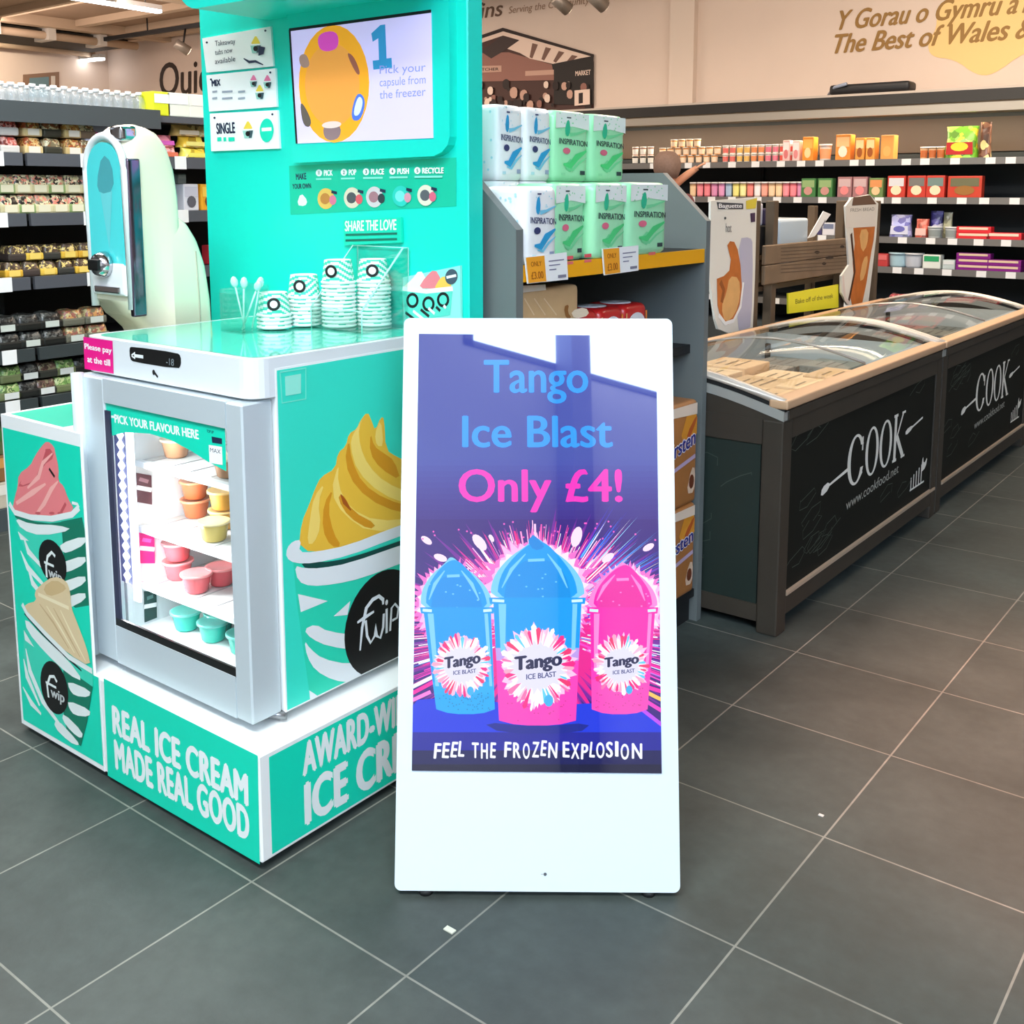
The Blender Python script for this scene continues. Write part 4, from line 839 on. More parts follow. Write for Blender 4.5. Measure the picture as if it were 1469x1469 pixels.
    star(X, Y, rl*.62, rl*.86, 26, (216, 214, 242), .92)
    D.ell((X+rl*.3, Y+rl*.9), (X+rl*.42, Y+rl*.9), (X+rl*.3, Y+rl*1.06), SCM((60, 170, 225)), n=12)
    D.text('Tango', (X-rl*.62, Y+rl*.10+tilt*12), (X+rl*.66, Y-rl*.0-abs(tilt)*10-3), (X-rl*.62, Y-rl*.26), SCM((22, 22, 70)), .055)
    D.text('ICE BLAST', (X-rl*.3, Y+rl*.34), (X+rl*.5, Y+rl*.26), (X-rl*.3, Y+rl*.2), SCM((60, 66, 120)), .03)
ice_cup(656, 796, 876, 1020, 52, 42, (10, 150, 240), (30, 165, 245), (20, 160, 235), .085, .75)
ice_cup(893, 804, 876, 1020, 50, 40, (245, 30, 170), (250, 50, 180), (250, 70, 180), -.03, .6)
ice_cup(771, 768, 862, 1036, 68, 55, (0, 150, 240), (180, 150, 225), (250, 60, 180), .0, .42)
D.smooth([(766, 790), (756, 776), (764, 768), (764, 766), (776, 776), (782, 786)], SCM((10, 130, 215)), it=1)
SB = SCM((45, 150, 245)); SPK = SCM((255, 45, 185))
D.text('Tango', (694, 563), (844, 563), (694, 516), SB, .02); D.text('Ice Blast', (663, 641), (879, 641), (663, 596), SB, .022); D.text('Only \u00a34!', (658, 719), (893, 719), (658, 673), SPK, .022)
LTR = (('F', 622, 632, 2, 2), ('E', 634, 644, 1, 2), ('E', 646, 655, 0, 3), ('L', 657, 666, -1, 2), ('T', 677, 687, 1, 0), ('H', 690, 700, 2, 0), ('E', 703, 711, 1, 1), ('F', 723, 733, 0, 1), ('R', 736, 747, 1, 0), ('O', 750, 760, 2, 0), ('Z', 763, 773, 0, 1), ('E', 775, 783, -2, 2), ('N', 786, 799, 1, 1),
       ('E', 807, 817, 0, 0), ('X', 819, 831, 2, 0), ('P', 833, 843, 3, 1), ('L', 845, 853, 0, 2), ('O', 855, 867, 1, 0), ('S', 869, 879, 0, 0), ('I', 882, 887, -1, 0), ('O', 890, 902, 3, 0), ('N', 906, 921, 2, 0))
for ch, x0, x1, dy, sh in LTR: D.text(ch, (x0, 1085+dy), (x1, 1085+dy+.5), (x0+sh, 1063+dy), SCM((235, 240, 255)), .03)
b.obj('screen', sign, 'lit screen with frozen drink advertisement')
b = B(); D = Decal(b, SG, .0008); D.ell((782, 1254), (784.5, 1254), (782, 1256.5), mat((80, 84, 90), .4), n=10); D.stroke([(776, 1254), (780, 1254)], .002, mat((170, 175, 180), .5)); b.obj('indicator_light', sign)
# folding rear stand
top = sp(0, 1.16, -.031); nb = Vector((-SN.x, -SN.y, 0)).normalized(); foot = Vector((O0.x, O0.y, 0))+nb*.50
b = B()
for s_ in (-1, 1): b.tube([top+SX*.2*s_-SN*.012, foot+SX*.2*s_+Vector((0, 0, .012))], .011, STEEL, 8)
b.tube([top+SX*-.2-SN*.012, top+SX*.2-SN*.012], .011, STEEL, 8); b.tube([foot+SX*-.2+Vector((0, 0, .012)), foot+SX*.2+Vector((0, 0, .012))], .012, STEEL, 8); b.obj('rear_stand', sign)
for s_ in (-1, 1):
    b = B(); c = sp(.24*s_, 0, -.015); b.lathe((c.x, c.y, 0), [(.016, 0), (.016, .008), (.01, .014)], DARK, 12); b.obj('foot', sign)
b = B(); c = onz(645, 1335, 0); b.box(c.x-.012, c.x+.012, c.y-.006, c.y+.007, .0, .0025, mat((205, 205, 190), .7), M=None); solo('paper_scrap', b, 'tiny pale paper scrap on the floor before the display board', 'litter')
b = B(); c = onz(1178, 1170, 0); b.box(c.x-.006, c.x+.006, c.y-.004, c.y+.004, .0, .002, mat((205, 205, 200), .7)); solo('paper_scrap', b, 'tiny white speck of litter on the tiles right of the display board', 'litter')

# ================================================================ GONDOLA WITH PAPER GOODS
gon = thing('gondola_shelf', 'dark grey shop shelf end with angled side panels and yellow price rail', 'shelving', (-2.0, 2.73, 0))
GU = -1.69; GP_ = mat((110, 117, 117), .5)
for nm, v0 in (('l', 2.195), ('r', 3.236)):
    b = B(); b.prism([(GU, v0, 0), (GU, v0, 1.40), (GU-.17, v0, 1.56), (-2.32, v0, 1.56), (-2.32, v0, 0)], (0, .03, 0), GP_); b.obj('side_panel', gon)
b = B(); b.box(-2.32, -2.29, 2.226, 3.235, .0, 1.56, mat((40, 44, 46), .6)); b.obj('back_panel', gon)
b = B(); b.box(-2.288, GU-.012, 2.226, 3.235, 1.27, 1.306, DARK); sh = b.obj('shelf', gon)
b = B(); b.box(GU-.012, GU-.004, 2.226, 3.235, 1.262, 1.3068, mat((250, 176, 10), .4)); D = Decal(b, Plane((GU-.004, 0, 0), (1, 0, 0)), .0008)
for x in (817, 843, 935): D.poly([(x-5, 376-(x-745)*.115), (x+5, 375-(x-745)*.115), (x+5, 380-(x-745)*.115), (x-5, 381-(x-745)*.115)], mat((232, 90, 100), .5)); D.poly([(x-5, 384-(x-745)*.115), (x+5, 383-(x-745)*.115), (x+5, 387-(x-745)*.115), (x-5, 388-(x-745)*.115)], mat((232, 110, 110), .5))
b.obj('price_rail', gon, 'yellow price rail')
GF = Plane((GU+.004, 0, 0), (1, 0, 0))
for q, lab in ((((753, 369), (813, 362), (815, 401), (757, 407)), 'left'), (((864, 357), (916, 352), (916, 388), (867, 395)), 'right')):
    b = B(); b.prism([tuple(GF.at(*p)) for p in q], (-.003, 0, 0), PAPER); D = Decal(b, GF, .0006)
    def bi(u_, v_): return tuple(((1-u_)*(1-v_)*q[0][k]+u_*(1-v_)*q[1][k]+u_*v_*q[2][k]+(1-u_)*v_*q[3][k]) for k in (0, 1))
    D.poly([bi(.02, .02), bi(.46, .02), bi(.46, .98), bi(.02, .98)], mat((248, 168, 40), .5)); D.text('ONLY', bi(.12, .38), bi(.38, .38), bi(.12, .2), mat((176, 96, 10), .5), .03); D.text('\u00a33.00', bi(.1, .85), bi(.4, .85), bi(.1, .58), mat((176, 96, 10), .5), .03)
    for i in range(3): D.stroke([bi(.55, .25+i*.16), bi(.92-.1*i, .25+i*.16)], .003, mat((120, 120, 150), .5))
    D.stroke([bi(.75, .85), bi(.95, .85)], .008, mat((130, 130, 150), .5))
    b.obj('price_ticket', gon)
b = B(); b.box(-2.288, GU-.012, 2.226, 3.235, .09, .118, DARK); b.box(-2.288, GU-.03, 2.226, 3.235, .0, .09, DARK); b.obj('base_shelf', gon)
b = B(); b.box(-2.288, GU-.05, 2.226, 3.235, .95, .98, DARK); b.obj('shelf', gon)
# twin packs of paper rolls
PR = random.Random(3)
def pack_mesh(wd, dp, ht, kind):
    """two wrapped rolls side by side: a soft box with printed front (+x), origin at base centre"""
    W0 = mat((244, 247, 248), .3, coat=.3, bump=.12, scale=40) if kind == 'blue' else mat((166, 240, 190), .3, coat=.3, bump=.12, scale=40)
    b = B(); rings = []
    for z, k in ((0, .9), (.008, .985), (ht*.1, 1), (ht*.9, 1.0), (ht-.012, .985), (ht-.002, .90), (ht, .78)):
        r = []
        for i in range(28):
            t = 2*math.pi*(i+.5)/28; c, s_ = math.cos(t), math.sin(t); sx = math.copysign(abs(c)**.35, c); sy = math.copysign(abs(s_)**.28, s_)
            pinch = 1-.05*math.exp(-(sy*4)**2)
            r.append((sx*dp/2*k*pinch, sy*wd/2*k, z))
        rings.append(r)
    b.loft(rings, W0)
    f = dp/2+.0012; D = Decal(b, Plane((f, 0, 0), (1, 0, 0)), .0)
    def q(u_, v_): return (f, (u_-.5)*wd*.84, v_*ht)
    if kind == 'blue':
        A = mat((38, 160, 215), .4); Bk = mat((50, 60, 110), .4); A2 = mat((120, 200, 230), .4); tr = mat((186, 226, 236), .4)
        sw = A
    else:
        A = mat((40, 196, 150), .4); Bk = mat((40, 66, 70), .4); A2 = mat((120, 222, 160), .4); tr = mat((150, 228, 176), .4); sw = mat((76, 214, 130), .4)
        D.poly([q(-.04, .74), q(.5, .78), q(1.04, .74), q(1.04, .97), q(-.04, .97)], mat((240, 248, 244), .35))
        D.smooth([q(.2, .2), q(.5, .36), q(.5, .1)], A2, it=1)
    for i in range(14): u_, v_ = PR.uniform(.06, .94), PR.uniform(.72, .97); D.ell(q(u_, v_), q(u_+.02, v_), q(u_, v_+.012), tr, n=6)
    D.smooth([q(.28, .84), q(.38, .88), q(.42, .72), q(.34, .62), q(.24, .68)], A, it=1); D.stroke([q(.3, .9), q(.44, .9)], .004, Bk)
    D.stroke([q(.4, .66), q(.62, .68), q(.96, .74)], [.012, .008, .004], A2)
    D.text('INSPIRATION', q(.06, .53), q(.98, .50), q(.06, .61), Bk, .02)
    D.ell(q(.3, .43), q(.42, .43), q(.3, .475), Bk if kind == 'blue' else mat((230, 110, 140), .4), n=16)
    D.stroke([q(.2, .24), q(.42, .22), q(.62, .34), q(.95, .44)], [.006, .02, .022, .006], sw); D.stroke([q(.3, .18), q(.5, .16), q(.7, .26), q(.95, .34)], [.003, .008, .008, .003], A2)
    D.stroke([q(.12, .1), q(.26, .1)], .008, tr); D.stroke([q(.74, .12), q(.9, .12)], .012, Bk if kind != 'blue' else mat((150, 160, 190), .4))
    # dotted side faces
    for s_ in (-1, 1):
        D2 = Decal(b, Plane((0, s_*(wd/2+.0012), 0), (0, s_, 0)), 0.)
        for i in range(16): x_, z_ = PR.uniform(-.4, .4)*dp, PR.uniform(.1, .9)*ht; y_ = s_*(wd/2+.0012); D2.ell((x_, y_, z_), (x_+.004, y_, z_), (x_, y_, z_+.004), tr, n=6)
    return b.mesh('kitchen_roll_pack')
def pk(y0, y1, z0, z1, xf, dp, kind, label):
    return inst('kitchen_roll_pack', pack_mesh(y1-y0-.006, dp, z1-z0, kind), (xf-dp/2, (y0+y1)/2, z0), label, 'paper rolls', 'wrapped paper roll packs on the grey shelf')
Z0 = 1.3075
pk(2.232, 2.387, Z0, 1.512, GU, .15, 'blue', 'blue and white roll pack in the lower front row, left end')
pk(2.387, 2.551, Z0, 1.52, GU-.02, .15, 'green', 'green roll pack beside the blue one in the lower front row')
pk(2.551, 2.738, Z0, 1.522, GU, .15, 'green', 'middle green roll pack in the lower front row, above the right price ticket')
pk(2.738, 2.985, Z0, 1.525, GU, .15, 'green', 'green roll pack at the right end of the lower front row')
for dz, (za, zb) in enumerate(((Z0, 1.528), (1.5285, 1.735))):
    row = 'upper back row' if dz else 'lower back row behind the front'
    pk(2.32, 2.45, za, zb, GU-.165, .15, 'blue', 'leftmost blue and white roll pack in the '+row); pk(2.45, 2.586, za, zb, GU-.165, .15, 'blue', 'second blue and white roll pack in the '+row)
    pk(2.586, 2.784, za, zb, GU-.165, .15, 'green', 'left green roll pack in the '+row); pk(2.784, 2.994, za, zb, GU-.165, .15, 'green', 'right green roll pack in the '+row)
    pk(2.235, 2.40, za, zb+.02*dz, GU-.325, .15, 'blue', ('blue dotted roll pack at the far left, %s third from the front' % ('upper,' if dz else 'lower,')))
    pk(2.235, 2.40, za, zb+.02*dz, GU-.485, .15, 'blue', ('blue dotted roll pack at the far left, %s beside the teal kiosk panel' % ('upper,' if dz else 'lower,')))
# middle shelf: kraft bag, red and white packs
def bag(name, x, y0, y1, z0, z1, dp, m, label, cat, art=None, group=None):
    b = B(); rings = []
    for k in range(9):
        t = k/8; z = z0+(z1-z0)*t; d = dp*(1-.75*t**3); r = []
        for i in range(24):
            a = 2*math.pi*i/24; c, s_ = math.cos(a), math.sin(a); r.append((x-dp/2+math.copysign(abs(c)**.6, c)*d/2, (y0+y1)/2+math.copysign(abs(s_)**.35, s_)*(y1-y0)/2, z))
        rings.append(r)
    b.loft(rings, m)
    if art: art(Decal(b, Plane((x+.001, 0, 0), (1, 0, 0)), .0008))
    return solo(name, b, label, cat, group)
KR = mat((206, 170, 124), .6, noise=.12, scale=14, bump=.3)
b = B(); b.box(GU-.2, GU-.04, 2.235, 2.545, .9815, 1.235, KR, .018, 3); D = Decal(b, Plane((GU-.04, 0, 0), (1, 0, 0)), .0008)
D.poly([(746, 410), (782, 408), (783, 416), (747, 420)], mat((236, 226, 210), .5)); D.smooth([(808, 440), (816, 436), (814, 448), (820, 456), (812, 458)], mat((150, 100, 50), .6), it=1); D.smooth([(818, 446), (840, 440), (846, 452), (824, 458)], mat((240, 222, 196), .6), it=1)
for i in range(3): D.stroke([(752+i*14, 428), (766+i*16, 452)], .004, mat((226, 200, 160), .6))
solo('kraft_pack', b, 'brown kraft wrapped pack under the left price ticket', 'pack')
def regina(y0, y1, label):
    b = B(); b.box(GU-.23, GU-.07, y0, y1, .9815, 1.145, mat((206, 36, 36), .35, coat=.3), .03, 4)
    xf = GU-.07; D = Decal(b, Plane((xf, 0, 0), (1, 0, 0)), .001)
    w_ = y1-y0; c = (xf, (y0+y1)/2, 1.08)
    D.ell(c, (xf, c[1]+w_*.36, 1.08), (xf, c[1], 1.118), mat((236, 236, 240), .4), n=22); D.text('Regina', (xf, c[1]-w_*.27, 1.068), (xf, c[1]+w_*.27, 1.068), (xf, c[1]-w_*.27, 1.096), mat((60, 60, 70), .5), .02)
    D.stroke([(xf, y0+.012, 1.0), (xf, y0+.012, 1.12)], .008, mat((240, 180, 120), .4)); D.stroke([(xf, y1-.014, 1.0), (xf, y1-.014, 1.12)], .01, mat((240, 140, 60), .4))
    b.lathe((xf-.08, c[1], 1.1435), [(w_*.36, 0), (w_*.34, .004), (w_*.12, .005), (.01, .001)], mat((216, 218, 220), .3, coat=.3), 18)
    solo('toilet_roll_pack', b, label, 'paper rolls', 'red toilet roll packs')
regina(2.56, 2.70, 'red roll pack beside the kraft pack, with white oval'); regina(2.70, 2.84, 'middle red roll pack with white oval, under the yellow rail'); regina(2.84, 2.985, 'red roll pack with white oval at the right end of its shelf')
# brown packs on the low shelf, right of the display board
def nicky(z0, z1, label):
    b = B(); b.box(GU-.16, GU-.002, 2.95, 3.215, z0, z1, mat((176, 116, 62), .4, noise=.25, scale=9, coat=.3, bump=.2), .02, 4)
    xf = GU-.002; D = Decal(b, Plane((xf, 0, 0), (1, 0, 0)), .0015); h = z1-z0
    def q(u_, v_): return (xf, 2.955+u_*.255, z0+h*v_)
    D.smooth([q(.5, .62), q(.75, .95), q(.98, .9), q(.98, .6)], mat((222, 150, 50), .4), it=1); D.poly([q(.02, .9), q(.98, .86), q(.98, .97), q(.02, .98)], mat((236, 216, 196), .4)); D.smooth([q(.7, .7), q(.97, .86), q(.97, .8), q(.75, .62)], mat((190, 90, 40), .4), it=1)
    D.text('thirsten', q(.06, .46), q(.95, .58), q(.06, .62), mat((236, 232, 240), .4), .07); D.text('thirsten', q(.065, .465), q(.945, .583), q(.065, .61), mat((30, 34, 130), .4), .03)
    D.stroke([q(.3, .38), q(.95, .46)], .014, mat((190, 170, 200), .4)); D.smooth([q(.72, .12), q(.95, .1), q(.96, .34), q(.85, .36)], mat((224, 196, 170), .4), it=1); D.ell(q(.86, .22), q(.93, .22), q(.86, .29), mat((110, 54, 30), .4), n=12)
    solo('kitchen_roll_pack', b, label, 'paper rolls', 'brown roll packs on the low shelf')
nicky(.119, .44, 'brown roll pack with blue lettering at the bottom right of the display board'); nicky(.4405, .80, 'brown roll pack with blue lettering stacked on top of its twin')

# ================================================================ CHEST FREEZERS
WOOD = mat((56, 50, 42), .6, noise=.25, scale=6); CHALK = mat((15, 19, 15), .75, 0., 0., .25, .2, 5); CHK = mat((232, 234, 228), .6); CHF = mat((66, 78, 70), .7)
RAIL = mat((214, 176, 140), .45, .2); LIDG = glass('freezer_lid_glass', (.90, .92, .90), 1.5, .03, 1.15)
FX1, FX0 = -1.41, -2.30
def lidz(x):
    t = (x-FX0)/(FX1-FX0); return .812+.08*math.sin(math.pi*min(1, max(0, t)))
def chest(v0, v1, label, frontlab):
    t = thing('chest_freezer', label, 'freezer', ((FX0+FX1)/2, (v0+v1)/2, 0), 'chest freezers with curved glass lids')
    b = B(); w_ = .05
    b.box(FX1-w_, FX1-.012, v0+.01, v1-.01, .05, .74, DARK); b.box(FX0, FX0+w_, v0+.01, v1-.01, .05, .74, DARK); b.box(FX0+w_, FX1-w_, v0+.012, v0+w_, .05, .74, DARK); b.box(FX0+w_, FX1-w_, v1-w_, v1-.01, .05, .74, DARK); b.box(FX0+w_, FX1-w_, v0+w_, v1-w_, .05, .30, mat((190, 196, 198), .5))
    LN = mat((200, 204, 202), .5)
    b.box(FX1-w_-.004, FX1-w_, v0+w_, v1-w_, .30, .785, LN); b.box(FX0+w_, FX0+w_+.004, v0+w_, v1-w_, .30, .80, LN); b.box(FX0+w_, FX1-w_, v0+w_, v0+w_+.004, .30, .80, LN); b.box(FX0+w_, FX1-w_, v1-w_-.004, v1-w_, .30, .80, LN)
    b.obj('cabinet', t)
    b = B()
    for y in (v0, v1-.075): b.box(FX1-.075, FX1, y, y+.075, 0.0, .745, WOOD, .006, 2)
    b.box(FX1-.02, FX1, v0+.075, v1-.075, .68, .745, WOOD); b.box(FX1-.02, FX1-.002, v0+.075, v1-.075, .06, .125, WOOD); b.box(FX0, FX1-.075, v0, v0+.02, .66, .745, WOOD); b.box(FX0, FX1-.075, v0, v0+.02, .04, .10, WOOD); b.box(FX0, FX0+.075, v0, v0+.075, 0, .745, WOOD, .006, 2); b.box(FX0, FX0+.075, v1-.075, v1, 0, .745, WOOD, .006, 2)
    b.obj('wooden_frame', t)
    b = B(); b.box(FX1-.014, FX1+.004, v0+.07, v1-.02, .128, .14, mat((196, 176, 156), .4, .3)); b.obj('kick_rail', t)
    # chalkboard front
    XP = FX1-.008; b = B(); b.box(XP-.008, XP, v0+.075, v1-.075, .12, .685, CHALK); D = Decal(b, Plane((XP, 0, 0), (1, 0, 0)), .001, .0001)
    def q(u_, z_): return (XP, v0+u_, z_)
    c0, zc, h_ = .55, .40, .15
    def ring(u0, u1, z0_, z1_, k=.72):
        D.ell(q((u0+u1)/2, (z0_+z1_)/2), q(u1, (z0_+z1_)/2), q((u0+u1)/2, z1_), CHK, n=30); D.ell(q((u0+u1)/2, (z0_+z1_)/2), q((u0+u1)/2+(u1-u0)/2*.62, (z0_+z1_)/2), q((u0+u1)/2, (z0_+z1_)/2+(z1_-z0_)/2*.9), CHALK, n=30)
    ring(.62, .80, .375, .575); D.poly([q(.745, .435), q(.82, .435), q(.82, .525), q(.745, .525)], CHALK); D.stroke([q(.776, .50), q(.776, .555)], .014, CHK); D.stroke([q(.752, .395), q(.782, .415)], .012, CHK)
    ring(.81, .96, .375, .575); ring(.97, 1.12, .375, .575)
    D.stroke([q(1.16, .375), q(1.16, .575)], .03, CHK); D.stroke([q(1.135, .38), q(1.185, .38)], .012, CHK); D.stroke([q(1.135, .572), q(1.185, .572)], .012, CHK); D.stroke([q(1.17, .465), q(1.25, .57)], .014, CHK); D.stroke([q(1.18, .48), q(1.265, .38)], .028, CHK); D.stroke([q(1.235, .572), q(1.28, .572)], .01, CHK); D.stroke([q(1.24, .38), q(1.29, .38)], .01, CHK)
    D.stroke([q(.40, .43), q(.62, .455)], [.008, .014], CHK); D.smooth([q(.36, .405), q(.44, .42), q(.44, .45), q(.37, .44)], CHK, it=1); D.stroke([q(1.29, .475), q(1.52, .505)], .009, CHK); D.smooth([q(1.29, .462), q(1.38, .478), q(1.38, .496), q(1.29, .488)], CHK, it=1)
    D.text('www.cookfood.net', q(.62, .295), q(1.22, .318), q(.62, .336), mat((170, 174, 168), .6), .0)
    for i in range(5): D.stroke([q(1.40+i*.035, .20), q(1.40+i*.035, .255+.008*i)], .012, CHK)
    D.stroke([q(1.385, .20), q(1.585, .20)], .008, CHK); D.smooth([q(1.53, .25), q(1.60, .26), q(1.62, .31), q(1.57, .28), q(1.55, .33)], CHK, it=1)
    rr_ = random.Random(int(v0*10))
    for i in range(15):
        u_, z_ = rr_.choice([rr_.uniform(.12, .45), rr_.uniform(.2, 1.5)]), rr_.choice([rr_.uniform(.17, .32), rr_.uniform(.58, .66), rr_.uniform(.2, .65)])
        if .34 < u_ < 1.6 and .28 < z_ < .59: continue
        p = [q(u_+.05*math.cos(k*1.1+i)*(1+.3*k % 2), z_+.03*math.sin(k*1.3+i)) for k in range(6)]; D.stroke(p, .003, CHF)
    b.obj('chalkboard_panel', t, frontlab)
    b = B(); b.box(FX0+.075, FX1-.08, v0+.006, v0+.012, .10, .66, mat((30, 44, 40), .55, noise=.2, scale=5)); D = Decal(b, Plane((0, v0+.006, 0), (0, -1, 0)), .001)
    for i in range(7):
        x_, z_ = FX1-.14-rr_.random()*.25, .2+rr_.random()*.42; D.stroke([(x_-.06*math.cos(k*.9), v0+.006, z_+.035*math.sin(k*.9+i)) for k in range(5)], .003, CHF)
    b.obj('end_panel', t)
    # grey collar, lid frame, glass
    n = 18; xs_ = [FX0+(FX1-FX0)*i/n for i in range(n+1)]
    b = B()
    for y0_, y1_ in ((v0, v0+.03), (v1-.03, v1)):
        b.prism([(x, y0_, lidz(x)-.034) for x in xs_]+[(x, y0_, lidz(x)-.066) for x in xs_[::-1]], (0, y1_-y0_, 0), mat((176, 178, 174), .4, .3)); b.prism([(x, y0_+.006, lidz(x)-.016) for x in xs_]+[(x, y0_+.006, lidz(x)-.036) for x in xs_[::-1]], (0, .02, 0), DARK)
        b.prism([(x, y0_+.002, lidz(x)-.064) for x in xs_]+[(FX1, y0_+.002, .742), (FX0, y0_+.002, .742)], (0, .026, 0), WOOD)
    b.box(FX1-.03, FX1+.006, v0+.03, v1-.03, .745, .782, WOOD, .006, 2); b.box(FX0, FX0+.03, v0+.03, v1-.03, .745, .782, WOOD)
    b.obj('collar', t)
    lf = B()
    for y0_, y1_ in ((v0+.002, v0+.026), (v1-.026, v1-.002)): lf.prism([(x, y0_, lidz(x)+.006) for x in xs_]+[(x, y0_, lidz(x)-.018) for x in xs_[::-1]], (0, y1_-y0_, 0), mat((226, 216, 204), .35, .3), True)
    lf.box(FX1-.055, FX1+.012, v0, v1, .786, .818, RAIL, .008, 3); lf.box(FX0-.008, FX0+.05, v0, v1, .79, .822, RAIL, .008, 3)
    fr = lf.obj('lid_frame', t)
    b = B(); g = [[(x, y, lidz(x)) for x in xs_[1:-1]] for y in (v0+.026, v1-.026)]; g2 = [[(x, y, z-.004) for x, y, z in r] for r in g]
    b.add(g[0]+g[1], [(i, i+1, n-1+i+1, n-1+i) for i in range(n-2)], LIDG, True); b.obj('lid_glass', t)
    b = B(); ym = (v0+v1)/2; b.prism([(x, ym, lidz(x)+.004) for x in xs_[1:-1]]+[(x, ym, lidz(x)-.006) for x in xs_[1:-1][::-1]], (0, .008, 0), mat((150, 148, 144), .3, .4), True); b.obj('lid_divider', t)
    return t
chest(3.275, 5.03, 'nearer chest freezer with curved glass lid and chalkboard COOK front', 'black chalkboard panel with white COOK lettering')
chest(5.045, 6.80, 'farther chest freezer with curved glass lid, cut off by the right edge', 'black chalkboard panel with white COOK lettering')
def meal(x0, x1, y0, y1, z0, z1, c, label, kind=0):
    b = B(); b.box(x0, x1, y0, y1, z0, z1, mat(c, .55, noise=.08, scale=30), .006, 2); D = Decal(b, Plane((0, 0, z1), (0, 0, 1)), .001, .0001)
    cx_, cy_ = (x0+x1)/2, (y0+y1)/2; w_, d_ = (x1-x0), (y1-y0); dkc = mat(tuple(int(v*.62) for v in c), .6)
    if kind == 1: D.ell((cx_, cy_, z1), (cx_+w_*.3, cy_, z1), (cx_, cy_+d_*.3, z1), mat((236, 226, 120), .5), n=16)
    for i in range(3): D.stroke([(cx_+w_*(.2-.2*i), cy_-d_*.34, z1), (cx_+w_*(.18-.2*i), cy_+d_*(.34-.12*i), z1)], .010, dkc)
    solo('frozen_meal_box', b, label, 'frozen meal', 'frozen meal boxes in the chest freezers')
cols = [(236, 202, 160), (228, 192, 150), (240, 210, 172), (214, 180, 140)]
for fi, v0 in enumerate((3.35, 5.12)):
    nm_ = ('nearer', 'farther')[fi]
    for r_ in range(6):
        for c_ in range(3):
            if fi == 0: col = cols[(r_*3+c_) % 4] if r_ < 4 else ((120, 128, 124), (150, 146, 138), (106, 112, 110))[(r_+c_) % 3]
            else: col = ((140, 138, 134), (120, 122, 118), (168, 120, 116), (110, 116, 116))[(r_*2+c_) % 4]
            kind = 0
            if fi == 1 and r_ == 1 and c_ == 2: col = (226, 214, 90); kind = 1
            x1_ = FX1-.08-(2-c_)*.24; y0_ = v0+r_*.268; zt = .735+rng.uniform(-.02, .02)-(.05 if r_ > 3 and fi == 0 else 0)-.06*fi
            meal(x1_-.225, x1_, y0_, y0_+.25, .305, zt, col, 'frozen meal box, %s row from the near end, %s column, %s chest freezer' % (ORD[r_], ('back', 'middle', 'front')[c_], nm_), kind)

# ================================================================ FAR CHILLER
CY = 8.3
ch = thing('wall_chiller', 'long dark open refrigerated shelving along the far wall under the golden lettering', 'chiller', (-2.6, 8.6, 0))
X0, X1 = -6.2, .8
INS = mat((30, 34, 36), .5); INW = mat((74, 56, 42), .5)
b = B(); b.box(X0, X1, 8.86, 8.92, .3, 2.1, INS); b.box(X0, X1, 8.845, 8.86, 1.80, 2.06, INW); b.obj('back_panel', ch)
b = B(); b.box(X0, X1, 8.28, 8.92, 0, .42, DGREY); b.obj('base', ch)
b = B(); b.box(X0, X1, 8.20, 8.92, 2.135, 2.215, mat((44, 42, 40), .4)); b.box(X0, X1, 8.17, 8.21, 2.06, 2.12, mat((186, 178, 166), .35, .5)); b.box(X0, X1, 8.22, 8.92, 2.09, 2.135, mat((150, 132, 110), .4)); b.box(X0, X1, 8.4, 8.92, 2.215, 2.25, mat((196, 184, 172), .5)); cano = b.obj('canopy', ch)
b = B(); b.box(X0, X1, 8.30, 8.36, 2.075, 2.09, mat((255, 236, 205), .5, emit=3.)); b.obj('light_strip', cano)
for x in (X0, X1-.05):
    b = B(); b.box(x, x+.05, 8.24, 8.86, .42, 2.09, DGREY); b.obj('end_panel', ch)
for x in (-4.1, -2.02+.9):
    b = B(); b.box(x, x+.03, 8.83, 8.845, .42, 1.78, DARK); b.obj('upright', ch)
SZL = [('top', 1.735), ('second', 1.447), ('third', 1.147), ('fourth', .917), ('lowest', .62)]
tk = B(); tk.box(-.034, .034, -.004, 0, -.024, .022, TICKET); tkm = tk.mesh('price_ticket'); CZ = dict(SZL)
for nm, z in SZL:
    b = B(); b.box(X0+.05, X1-.05, CY, 8.842, z-.028, z, mat((60, 62, 64), .5)); b.box(X0+.05, X1-.05, CY-.012, CY, z-.045, z+.004, mat((134, 132, 130), .35, .4)); s_ = b.obj('shelf', ch)
    for k in range(26 if nm != 'lowest' else 10):
        x = -4.9+k*.2+rng.uniform(-.05, .05)
        o = bpy.data.objects.new('price_ticket', tkm); C.objects.link(o); o.parent = s_; o.location = (x-ch.location.x, CY-.0125-ch.location.y, z-.02); o['_o'] = (0., 0., 0.)
b = B(); b.box(-3.35, -2.72, 8.42, 8.6, 2.2505, 2.33, mat((26, 26, 30), .5), .03, 3); b.tube([(-3.38, 8.5, 2.262), (-3.3, 8.42, 2.31), (-3.2, 8.405, 2.33)], .014, mat((150, 160, 180), .3), 6)
solo('dark_case', b, 'long black case lying on top of the far chiller canopy', 'case')

